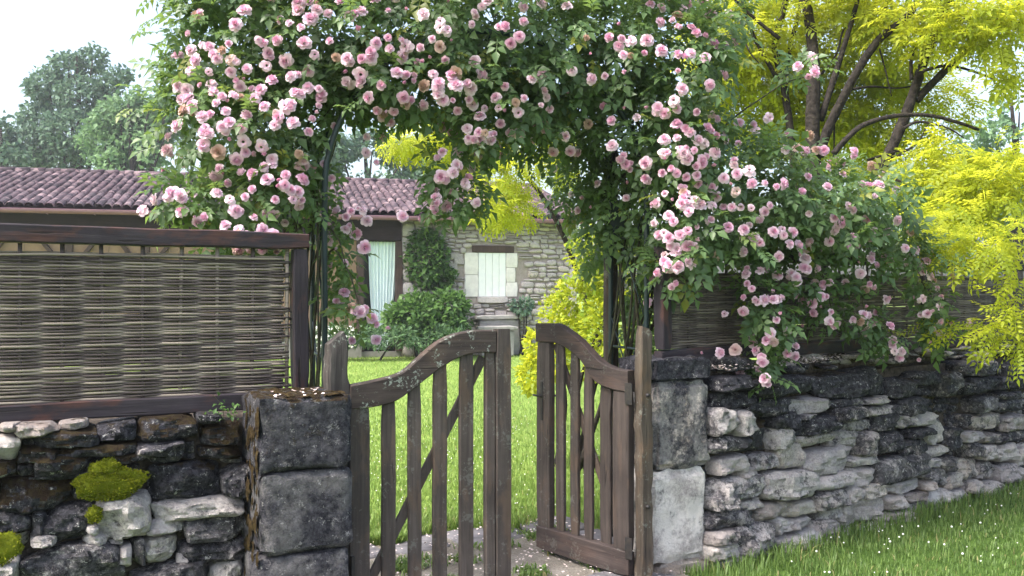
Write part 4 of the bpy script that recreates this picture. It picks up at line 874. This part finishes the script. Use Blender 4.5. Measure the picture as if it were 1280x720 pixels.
B8 = "168 88;178 90;158 86;138 165;140 25;92 8;68 195;35 220;80 170;75 135;75 105;135 250;150 265;125 278;150 230;195 240;222 244;153 300;95 310;90 290;110 325;128 325;185 322;190 340;215 332;178 360;65 335;85 375;28 398;55 420;95 415;140 430;35 460;48 512;78 518;105 515;70 490;98 478;62 562;110 470;112 385;92 452;198 405;190 412;180 405;255 402;235 430;215 440;245 358;222 465;235 475;268 365;300 455;282 460;287 290;308 288;350 292;330 345;368 365;418 410;435 360;475 342;468 360;420 305;395 318;372 315;365 325;455 325;485 452;382 450;405 482;398 502;272 502;207 535;247 528;270 538;306 542;348 525;325 505;260 585;277 582;303 578;203 582;355 580;440 568;458 563;432 535;442 600;462 612;215 650;220 670;262 670;202 610;318 638;290 648;440 648;380 638;530 455;525 512;545 520;520 485;575 548;562 510;555 586;590 580;590 600;607 632;605 658;495 668;508 700;330 150;340 110;490 510;120 690;170 705"
def rd(s_, x0, y0, k): return [(x0 + float(a.split()[0]) / k, y0 + float(a.split()[1]) / k) for a in s_.split(';')]
spots = rd(B6, 160, 0, 2.4) + rd(B7, 540, 0, 2.4) + rd(B8, 800, 0, 1.565)
spots += [(460, 273), (444, 293), (427, 383), (440, 426), (470, 405), (484, 410), (430, 365), (955, 473), (948, 462)]
keep = []
for s_ in spots:
    if all((s_[0] - q[0]) ** 2 + (s_[1] - q[1]) ** 2 > 60 for q in keep): keep.append(s_)
def front(px, py, blobs):
    """distance at which the view line through a pixel enters the foliage, and the way its skin faces."""
    best = None
    for x, y, D, rx, ry, rz in blobs:
        u, v = (px - x) / rx, (py - y) / ry; q = u * u + v * v
        if q < 1:
            d = D - rz * math.sqrt(1 - q) * 1.05 - .085
            if best is None or d < best[0]: best = (d, Vector((u, -math.sqrt(1 - q) - .15, -v + .1)))
    if best is None:
        x, y, D, rx, ry, rz = min(blobs, key=lambda b: ((px - b[0]) / b[3]) ** 2 + ((py - b[1]) / b[4]) ** 2)
        best = (D - rz * .2, Vector(((px - x) / rx * .5, -1, .1)))
    return best
LAY = {'full': ((8, .012, 2, .033, .0), (8, .012, 24, .032, .05), (8, .011, 44, .029, .2), (7, .009, 60, .025, .4), (6, .006, 72, .02, .65), (5, .003, 82, .015, .9)),
       'half': ((5, .008, 30, .03, .0), (6, .008, 52, .03, .1), (6, .007, 66, .028, .3), (6, .005, 76, .025, .6), (4, .002, 84, .02, .9)),
       'bud': ((5, .003, 74, .024, .5), (4, .003, 82, .026, .75), (3, .001, 86, .025, 1.0)),
       'blown': ((7, .012, -22, .035, .0), (7, .012, -4, .034, .0), (6, .010, 22, .03, .1), (6, .008, 46, .02, .5))}
def bloom_vf(seed, kind, openness=1.0):
    r_ = np.random.default_rng(seed); Vs, Fs, Ts, n = [], [], [], 0
    for li, (cnt, rad, tilt, size, t_) in enumerate(LAY[kind]):
        for i in range(cnt):
            if kind == 'blown' and r_.random() < .2: continue
            a = 2 * math.pi * (i + .5 * li + r_.uniform(-.25, .25)) / cnt; tl = R(tilt * openness + r_.uniform(-12, 12)); sz = size * r_.uniform(.82, 1.15)
            pts = []
            for j in range(4):
                v = j / 3; wv = sz * (.32 + .75 * math.sin(math.pi * (.15 + .6 * v)) * .75)
                for k in (-1, -.4, .4, 1):
                    out = rad + v * sz * math.cos(tl) - (.12 * sz if abs(k) == 1 else 0) * v; up = v * sz * math.sin(tl) + .22 * sz * k * k * v - .18 * sz * max(0, v - .6) * 2.5 + li * .0042
                    x = out; y = k * wv * .62
                    pts.append((x * math.cos(a) - y * math.sin(a), x * math.sin(a) + y * math.cos(a), up + r_.uniform(-.0016, .0016)))
            Vs.append(np.array(pts)); Fs += [[n + j * 4 + k, n + j * 4 + k + 1, n + j * 4 + k + 5, n + j * 4 + k + 4] for j in range(3) for k in range(3)]; n += 16
            Ts += [min(1, t_ + .25 * (1 - j / 3)) for j in range(4) for _ in range(4)]
    return np.concatenate(Vs), np.array(Fs), Ts
BL, BV = [], []
for i, (kd, op) in enumerate((('full', 1.0), ('full', .8), ('full', 1.15), ('full', .9), ('full', 1.1), ('half', 1.0), ('half', .85), ('blown', 1.0), ('bud', 1.0))):
    V, Q, T = bloom_vf(40 + i, kd, op); V[:, 2] -= .012; BV.append((V, Q, T)); BL.append(mesh('bloom', V, Q, M['petal'], True, {'tint': T}))
SP = [spray(2, .04, .064, .042, .026, .25), spray(3, .034, .052, .034, .024, .3)]
def rose(label, base, blobs, blooms, canes, n):
    e = empty('climbing_rose', label, 'climbing rose', base); b0 = Vector(base); bv = np.array(b0)
    for c in canes:
        sp = smoothpath([Vector(q) - b0 for q in c[0]], 6); r0, r1 = c[1], c[2]
        put('cane', tube(sp, [r0 + (r1 - r0) * i / (len(sp) - 1) for i in range(len(sp))], 6), M['cane'], e, True)
    gs = []; W_ = [((rx / F * D) * (ry / F * D) * (rz)) ** .62 for x, y, D, rx, ry, rz in blobs]; tot = sum(W_)
    for bl, wv in zip(blobs, W_):
        c, r_ = blob(*bl); k = int(n * wv / tot) + 6
        p, d = inblob(c, r_, k, .35, .28, 5.0); q = len(p); h = q // 2
        f = d + .6 * unit(q) + np.array([0, 0, -.35]); up = d * .8 + unit(q) * .5 + np.array([0, -.2, .7]); s_ = rng.uniform(.7, 1.25, q)
        gs.append(scatter(SP[0], p[:h] - bv, f[:h], up[:h], s_[:h])); gs.append(scatter(SP[1], p[h:] - bv, f[h:], up[h:], s_[h:]))
        if min(r_) > .11:                                               # shoots that stick out of the mass
            k = max(2, int(wv / tot * 130)); d = unit(k); d[:, 2] = d[:, 2] * .7 + .1
            for q_, dd in zip(np.array(c) + d * np.array(r_) * .9, d):
                ln = random.uniform(.08, .24); st = np.array([q_ + dd * ln * t_ + np.array([0, 0, -.25 * ln * t_ * t_]) for t_ in (0, .35, .7, 1)])
                gs.append(scatter(SP[1], st - bv, np.repeat(dd[None], 4, 0) + .8 * unit(4), np.repeat(np.array([[0, -.2, 1.0]]), 4, 0), rng.uniform(.7, 1.1, 4)))
                tb = tube([Vector(v - bv) for v in st], [.0025, .0022, .002, .0012], 3); tw = [[f_[0], f_[i], f_[i + 1]] for f_ in tb[1] for i in range(1, len(f_) - 1)]
                gs.append((np.array(tb[0]), np.array(tw), np.full(len(tb[0]), .1)))
    cloud('foliage', gs, M['rose'], e)
    for (px, py) in blooms:
        d, nn = front(px, py, blobs); p = P(px, py, d) - b0; z = (nn.normalized() + Vector((random.uniform(-.45, .45), random.uniform(-.3, .1), random.uniform(-.3, .5)))).normalized()
        o = obj('bloom', random.choice(BL[:8]) if random.random() < .93 else BL[8], e, p); o.rotation_euler = (z.to_track_quat('Z', 'Y') @ Matrix.Rotation(random.uniform(0, 6.28), 3, 'Z').to_quaternion()).to_euler()
        s_ = random.choice((.6, .75, .85, .9, .95, 1.05)) * .84; o.scale = (s_, s_, s_)
    Vs, Fs, Ts, Ss, n_ = [], [], [], [], 0                              # the many lesser blooms beyond those built one by one
    for _ in range(150):
        b = random.choice(blobs); r_ = math.sqrt(random.random()); a_ = random.uniform(0, 6.28); px, py = b[0] + b[3] * r_ * math.cos(a_), b[1] + b[4] * r_ * math.sin(a_)
        if py < -20 or b[2] > 6.1 and px < 850: continue
        d, nn = front(px, py, blobs); z = (nn.normalized() + Vector((random.uniform(-.4, .4), random.uniform(-.3, .1), random.uniform(-.3, .5)))).normalized()
        V, Q, T = BV[random.randrange(9)]; m_ = np.array((z.to_track_quat('Z', 'Y').to_matrix() @ Matrix.Rotation(random.uniform(0, 6.28), 3, 'Z')))
        Vs.append(V * random.uniform(.5, .8) @ m_.T + np.array(P(px, py, d + .02) - b0)); Fs.append(Q + n_); Ts.append(T); Ss.append(np.full(len(V), random.random())); n_ += len(V)
    obj('small_bloom', mesh('small_bloom', np.concatenate(Vs), np.concatenate(Fs), M['petal'], True, {'tint': np.concatenate(Ts), 'seed': np.concatenate(Ss)}), e, kind='stuff')
    return e
lb = [s_ for s_ in keep if s_[0] < 690]; rb = [s_ for s_ in keep if s_[0] >= 690]
# extra blooms on the sides of the mass that the photograph only hints at
for _ in range(26):
    b = random.choice(LB[:9] + LB[21:24]); lb.append((b[0] + random.uniform(-.8, .8) * b[3], b[1] + random.uniform(-.8, .8) * b[4]))
for _ in range(16):
    b = random.choice(RB[7:12]); rb.append((b[0] + random.uniform(-.8, .8) * b[3], b[1] + random.uniform(-.8, .8) * b[4]))
for L_, cap in ((lb, 285), (rb, 290)):                              # lesser blooms of the same clusters
    for s_ in list(L_):
        if len(L_) < cap and random.random() < .62: a_ = random.uniform(0, 6.28); L_.append((s_[0] + 24 * math.cos(a_), s_[1] + 20 * math.sin(a_)))
print('blooms', len(lb), len(rb))
def arcpt(a, y=.25, off=0): return FA.w(RAD - (RAD + off) * math.cos(R(a)), y, ZS + (RAD + off) * .98 * math.sin(R(a)))
bl_ = FA.w(-.12, .3, G); br_ = FA.w(SPAN + .1, .3, G)
canL = []
for i in range(5):
    j = lambda s_=.08: Vector((random.uniform(-s_, s_), random.uniform(-s_, s_), random.uniform(-s_, s_)))
    y = random.uniform(0, .5); tgt = [arcpt(a, y, random.uniform(0, .18)) + j() for a in range(15, random.choice((40, 70, 100)), 22)]
    canL.append(([bl_ + j(.05), FA.w(-.08, y, .8) + j(.06), FA.w(-.05, y, 1.6) + j(.06), FA.w(0.0, y, 2.1) + j()] + tgt, random.uniform(.006, .013), .004))
for tx, ty, D in ((300, 60, 5.15), (270, 160, 5.0), (230, 245, 4.8), (330, 235, 4.9), (340, 120, 5.1), (450, 385, 5.0), (432, 330, 4.95)):
    t_ = P(tx, ty, D); m_ = FA.w(-.05, .2, 1.5); canL.append(([bl_, FA.w(-.06, .2, .9) + j(.04), m_.lerp(t_, .35) + Vector((0, 0, .25)), m_.lerp(t_, .75) + Vector((0, 0, .2)), t_], .01, .003))
canR = []
for i in range(7):
    y = random.uniform(0, .5); tgt = [arcpt(180 - a, y, random.uniform(0, .18)) + j() for a in range(15, random.choice((40, 70, 95)), 22)]
    canR.append(([br_ + j(.08), FA.w(SPAN + random.uniform(-.1, .1), y, .8) + j(.06), FA.w(SPAN, y, 1.6) + j(.06), FA.w(SPAN, y, 2.1) + j()] + tgt, random.uniform(.006, .014), .004))
for tx, ty, D in ((930, 230, 5.8), (1000, 255, 6.0), (1085, 270, 6.3), (960, 320, 5.75), (850, 275, 5.55), (1120, 320, 6.4), (900, 60, 5.9), (1025, 92, 5.95)):
    t_ = P(tx, ty, D); m_ = FA.w(SPAN, .3, 1.7); canR.append(([br_, FA.w(SPAN + .05, .3, 1.0) + j(.04), m_.lerp(t_, .35) + Vector((0, 0, .2)), m_.lerp(t_, .75) + Vector((0, 0, .2)), t_], .011, .003))
for a in ((940, 330, 5.7), (958, 400, 5.66), (960, 480, 5.62)), ((1020, 310, 5.95), (1035, 370, 5.98), (1045, 405, 6.0)), ((1080, 310, 6.2), (1080, 390, 6.16), (1112, 440, 6.3)), ((1140, 320, 6.45), (1165, 385, 6.55), (1174, 438, 6.6)), ((985, 330, 5.8), (1000, 370, 5.8), (990, 450, 5.75)):
    canR.append(([P(*q) for q in a], .004, .0015))
rose('pink climbing rose covering the left half of the arch and spilling over the left fence', bl_, LB, lb, canL, 4600)
rose('pink climbing rose on the right half of the arch, cascading over the right fence', br_, RB, rb, canR, 5000)

# ---------------------------------------------------------------- grass, clover, fallen petals
def blades(name, pts, h, mat, wd=.004, lean=.5, label=None, cat=None):
    n = len(pts); a = rng.random(n) * 6.283; d = np.stack([np.cos(a), np.sin(a), np.zeros(n)], 1); s_ = np.stack([-np.sin(a), np.cos(a), np.zeros(n)], 1) * (wd * (.6 + .8 * rng.random(n)))[:, None]
    l_ = (lean * rng.random(n) * h)[:, None]; up = np.array([0, 0, 1.0])
    b0, b1 = pts - s_, pts + s_; m = pts + up * (h * .6)[:, None] + d * l_ * .35; m0, m1 = m - s_ * .8, m + s_ * .8; t_ = pts + up * (h * (1 - .25 * l_[:, 0] / h))[:, None] + d * l_
    V = np.stack([b0, b1, m0, m1, t_], 1).reshape(-1, 3); k = (np.arange(n) * 5)[:, None, None]
    Fc = (np.array([[0, 1, 3], [0, 3, 2], [2, 3, 4]])[None] + k).reshape(-1, 3)
    o = obj(name, mesh(name, V, Fc, mat, False, {'tint': np.repeat(rng.random(n), 5)}), kind='stuff'); tag(o, label, cat); return o
def patch(n, x0, x1, y0, y1, z): return np.stack([rng.uniform(x0, x1, n), rng.uniform(y0, y1, n), np.full(n, z)], 1)
# verge by the right wall
q = patch(90000, .9, 6.2, 3.2, 8.6, G); lx = (q[:, 0] - FW.p.x) * FW.u.x + (q[:, 1] - FW.p.y) * FW.u.y; ly = (q[:, 0] - FW.p.x) * FW.v.x + (q[:, 1] - FW.p.y) * FW.v.y
cl = np.array([noise.noise((a * 1.6, b * 1.6, 3)) for a, b in q[:, :2]])
m = (ly < .06) & (ly > -2.6) & (lx > -.2 + .25 * (cl)) & ((cl > -.35) | (rng.random(len(q)) < .5)); q, ly, cl = q[m], ly[m], cl[m]
hh = (.016 + .03 * rng.random(len(q)) + .045 * np.clip(cl, 0, 1) + .12 * np.exp(-np.abs(ly + .12) / .16) * rng.random(len(q))); blades('verge_grass', q, hh, M['grass'], .0028, .8)
q2 = patch(520, 1.2, 6.0, 3.6, 8.0, G + .05); lx = (q2[:, 0] - FW.p.x) * FW.u.x + (q2[:, 1] - FW.p.y) * FW.u.y; ly = (q2[:, 0] - FW.p.x) * FW.v.x + (q2[:, 1] - FW.p.y) * FW.v.y; q2 = q2[(ly < -.2) & (lx > .2)]
q2[:, 2] += rng.uniform(0, .03, len(q2))
ico = GR[2][0] / np.linalg.norm(GR[2][0], axis=1)[:, None] * .0052
cloud('clover_flower', [scatter((ico, GR[2][1]), q2, unit(len(q2)), unit(len(q2)), rng.uniform(.6, 1.4, len(q2)))], M['daisy'], None)
# lawn inside
yy = 5.9 + 18 * rng.random(150000) ** 2.2; xx = (rng.random(150000) - .55) * (2.2 + yy * .42); q = np.stack([xx, yy, np.full(150000, G)], 1)
gx = (q[:, 0] - FG.p.x) * FG.u.x + (q[:, 1] - FG.p.y) * FG.u.y; gy = (q[:, 0] - FG.p.x) * FG.v.x + (q[:, 1] - FG.p.y) * FG.v.y
edge = 1.42 + .1 * np.sin(gx * 7) - .0 * gx; q = q[(gy > edge) | ((gy > .3) & ((gx < -.6) | (gx > 2.05)))]
cl = np.array([noise.noise((a * 1.1, b * 1.1, 7)) for a, b in q[:, :2]])
blades('lawn_grass', q, .028 + .03 * rng.random(len(q)) + .02 * np.clip(cl, -.5, 1) + .05 * (q[:, 1] < 6.6) * rng.random(len(q)), M['lawngrass'], .004, .7)
q = patch(800, -1.8, 2.6, 5.9, 12, G + .045); q = q[rng.random(len(q)) < np.clip(1.4 - (q[:, 1] - 6) / 6, 0, 1)]
cloud('daisy', [scatter((ico, GR[2][1]), q, unit(len(q)), unit(len(q)), rng.uniform(.5, 1.1, len(q)))], M['daisy'], None)
# tufts in the paving joints
pts = []
for _ in range(26):
    cx_, cy_ = random.uniform(-.2, 1.9), random.uniform(-.5, 1.4); c = FG.w(cx_, cy_, G); k = random.randint(40, 150)
    pts.append(np.array(c) + rng.normal(size=(k, 3)) * np.array([.05, .035, 0]))
q = np.concatenate(pts); blades('weed', q, .02 + .035 * rng.random(len(q)), M['grass'], .005, 1.4)
pet = (np.array([(-.5, 0, .1), (0, -.4, 0), (.5, 0, .12), (0, .5, .05)]) * .016, np.array([[0, 1, 2], [0, 2, 3]]))
def petals(name, pts, s0=.7, s1=1.4):
    n = len(pts); return cloud(name, [scatter(pet, pts, unit(n) * np.array([1, 1, .2]), np.array([0, 0, 1.0]) + .35 * unit(n), rng.uniform(s0, s1, n))], M['fallen'], None)
petals('fallen_petals', np.array([tuple(FG.w(random.uniform(-.3, 1.95), random.uniform(-.9, 1.5), G + .022 + random.uniform(0, .012))) for _ in range(1300)]))
petals('fallen_petals', np.array([tuple(FW.w(max(.1, random.gauss(.95, .5)), random.uniform(-.03, .2), 1.09 + random.uniform(0, .035))) for _ in range(800)]))
petals('fallen_petals', np.array([tuple(FL.w(random.uniform(.05, .4), random.uniform(.02, .3), 1.09)) for _ in range(26)]), .8, 1.5)
# small weed where the left fence meets the pier
wc = FLW.w(-.1, -.02, .975); we = empty('small_weed', 'tiny green weed sprouting between the left fence rail and mossy pier', 'plant', wc)
k = 46; p = rng.normal(size=(k, 3)) * np.array([.045, .03, .02]); p[:, 2] = np.abs(p[:, 2]) * 1.6
cloud('foliage', [scatter(leaflet(.024, .016), p, unit(k), np.array([0, -.3, 1.0]) + .4 * unit(k), rng.uniform(.6, 1.3, k))], M['shrub'], we)
put('stem', tube([(0, 0, -.02), (-.01, -.01, .06), (-.05, -.02, .11)], .0015, 4), M['cane'], we)

# ---------------------------------------------------------------- summer haze over the whole garden
hm = bpy.data.materials.new('summer_haze'); hm.use_nodes = True; t = hm.node_tree; t.nodes.remove(t.nodes['Principled BSDF'])
pv = nd(t, 'ShaderNodeVolumePrincipled', {'Density': .001, 'Color': (.92, .96, 1, 1), 'Anisotropy': .3}); t.links.new(pv.outputs[0], t.nodes['Material Output'].inputs['Volume'])
put('haze', box(-60, 60, -20, 75, -1.1, 24), hm, kind='stuff')
